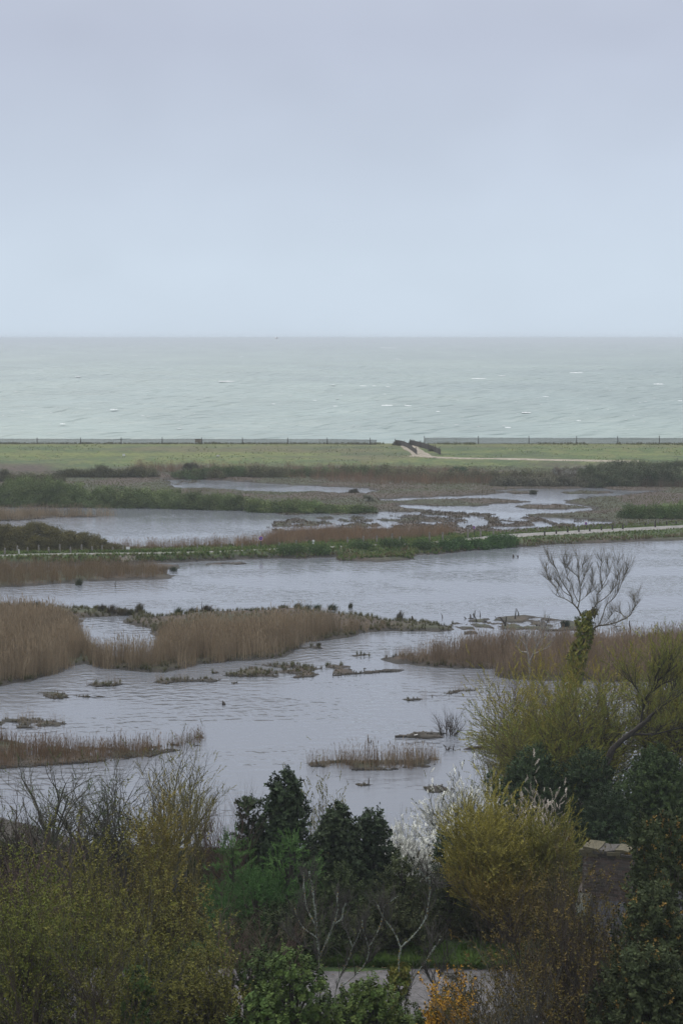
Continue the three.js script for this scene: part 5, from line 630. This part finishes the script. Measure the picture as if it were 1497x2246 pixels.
tracedTree('lichened_branch', 'forked lichened branch rising in front of the road', 'dead branch', 600, 1850, 3.742, 50, [{ pts: [[1030, 1180], [1028, 1080], [1025, 960], [1040, 860]], r: .055, root: [0, 0], ivy: 220, ivy0: 0, ivy1: .62, plain: true }, { pts: [[1040, 860], [1150, 750], [1230, 610], [1265, 470], [1280, 350], [1280, 280], [1240, 235], [1160, 160]], r: .042, from: 0 }, { pts: [[1040, 860], [1000, 750], [940, 640], [900, 560], [860, 470]], r: .03, from: 0 }, { pts: [[1275, 270], [1310, 300], [1345, 340]], r: .018, from: 1 }], { ...dead, seed: 783 });
tracedTree('lichened_branch', 'short slanting lichened branch right of the forked one', 'dead branch', 600, 1850, 3.742, 50, [{ pts: [[1100, 1190], [1220, 1010], [1300, 880], [1360, 790]], r: .05, r1: .03, root: [0, 0] }, { pts: [[1290, 900], [1300, 840], [1285, 770]], r: .018, from: 0 }], { ...dead, seed: 784 });
tracedTree('lichened_branch', 'thin slanting dead twig over the road at its right', 'dead branch', 600, 1850, 3.742, 50, [{ pts: [[1330, 1180], [1360, 1090], [1400, 990], [1440, 900]], r: .02, root: [0, 0] }, { pts: [[1330, 1180], [1290, 1110], [1260, 1040]], r: .016, from: 0 }, { pts: [[1390, 1010], [1420, 1100], [1440, 1150]], r: .012, from: 0 }], { ...dead, seed: 785, lichen: 5 });
shrub('gorse_bush', 'orange-yellow flowering bush at the bottom edge', 'bush', 988, 45, 2190, 75, { stems: 14, kids: [6, 5], per: .35, leaf: 'bud', a: [.09, .08, .02], b: [.13, .11, .03], leaf2: 'bud', leafName2: 'flowers', per2: 1.0, a2: [.45, .24, .025], b2: [.55, .31, .035], size2: 1.1, bark: 'brown', angle: .35, thick: .025 });
evergreen('heath_bush', 'low dark brown-green bush at the near edge of the road', 'bush', 1010, 50.5, 2140, 140, { a: [.05, .055, .022], b: [.075, .07, .03], leaf: 'bud', lobes: 16, lobe: .36, dens: 260 });
const rt = { ...nearO, stems: 10, per: .09, a: [.13, .11, .03], b: [.2, .14, .04], bark: 'brown' };
shrub('bare_shrub', 'thin-stemmed shrub with few orange leaves left of the chimney', 'shrub', 1215, 48, 1880, 230, { ...rt, angle: .35 });
shrub('bare_shrub', 'thin bare shrub with orange leaf tips above the road end', 'shrub', 1120, 47, 2010, 180, { ...rt, per: .16 });
shrub('bare_shrub', 'bare grey stems low at the bottom right of centre', 'shrub', 1130, 43.5, 2090, 240, { ...rt, bark: 'grey', per: .1 });
shrub('bare_shrub', 'brown twiggy shrub before the laurel at the bottom', 'shrub', 1280, 43.5, 2070, 240, { ...rt, per: .12 });
shrub('bare_shrub', 'upright bare stems crossing in front of the chimney roof', 'shrub', 1290, 50, 1890, 150, { ...rt, angle: .3, stems: 14, reach: .8 });
shrub('bare_shrub', 'dense brown twig tangle below the chimney', 'shrub', 1250, 49, 1985, 200, { ...rt, angle: .45, stems: 16, reach: .75, per: .2, a: [.1, .09, .03], b: [.2, .15, .04] });
evergreen('undergrowth_bush', 'dark leafy bush at the foot of the chimney', 'bush', 1275, 52, 2010, 170, { a: [.035, .042, .018], b: [.06, .065, .026], leaf: 'broad', lobes: 18, lobe: .34, dens: 170 });
const lau = { a: [.035, .048, .02], b: [.055, .068, .028], leaf: 'broad', leaf2: 'bud', a2: [.25, .17, .045], b2: [.2, .125, .035], share2: .24, lobes: 30, lobe: .36, dens: 300 };
evergreen('laurel_bush', 'dark laurel with orange buds at the right edge, tallest', 'bush', 1460, 49, 1792, 150, lau);
evergreen('laurel_bush', 'dark laurel with orange buds overlapping the chimney', 'bush', 1405, 48, 1800, 110, lau);
evergreen('laurel_bush', 'wide dark laurel with orange buds, middle of the right corner', 'bush', 1425, 46, 1940, 230, lau);
evergreen('laurel_bush', 'dark laurel with scattered buds at the bottom right corner', 'bush', 1410, 43, 2080, 330, { ...lau, share2: .12 });
// the green verge of the road
{ const l = [], r = rng(61), l2 = []; for (let k = 0; k < 9000; k++) { const x = -16 + 32 * r(), sd = r() < .8, z = roadZ(x) + (sd ? -2.35 - 2.6 * r() * r() - .2 : 2.5 + 1.2 * r()); l.push({ p: V(x, groundY(x, z) - .02, z), r: r() * 6.28, s: .5 + .5 * r() + (sd && r() < .2 ? .4 : 0), c: tone(r, [.05, .1, .016], [.085, .125, .028], .25) }); }
  tag(spread('verge_grass', grassGeo, stalkMat, l), 'bright green grass verge along the road', 'grass', null, 'stuff'); }
{ const l = scrubGeos.map(() => []), r = rng(62); for (let k = 0; k < 15000; k++) { const D = 36 + 44 * Math.pow(r(), .8), x = (r() * 2 - 1) * D * .2, z = -D; if (Math.abs(z - roadZ(x)) < 5.4) continue; l[k % 3].push({ p: V(x, groundY(x, z) - .12, z), r: r() * 6.28, tx: (r() - .5) * .6, s: .5 + .8 * r() * r(), c: tone(r, [.05, .04, .02], [.042, .055, .02], .3) }); }
  const g = new THREE.Group(); g.name = 'undergrowth'; scene.add(g); tag(g, 'dark brambles and dead stems covering the ground below the shrubs', 'undergrowth', null, 'stuff'); l.forEach((q, i) => spread('bramble', scrubGeos[i], leafMat, q, g)); }

{ const f = at(968, 1612, 0); shrub('bare_bush', 'small bare bush growing on the driftwood pile', 'bush', 984, -f.z, 1552, 62, { stems: 12, kids: [5, 5], bark: 'brown', reach: .75, angle: .5, lean: 1.3, thick: .035 }); }

{ const l = [], r = rng(63), m = new MB(); m.blade([V(-.04, 0, 0), V(0, .012, 0), V(.045, .004, 0)], [0, .02, 0], V(0, 0, 1)); for (let k = 0; k < 900; k++) { const x = -14 + 28 * r(), o = (r() < .5 ? -1 : 1) * (2.4 - 1.6 * r() * r()); l.push({ p: V(x, 2.79, roadZ(x) + o), r: r() * 6.28, s: .7 + .9 * r(), c: tone(r, [.12, .08, .04], [.07, .05, .03], .3) }); } tag(spread('fallen_leaves', m.geo(), leafMat, l), 'brown fallen leaves along the edges of the road', 'leaves', null, 'stuff'); }
renderer.render(scene, camera);
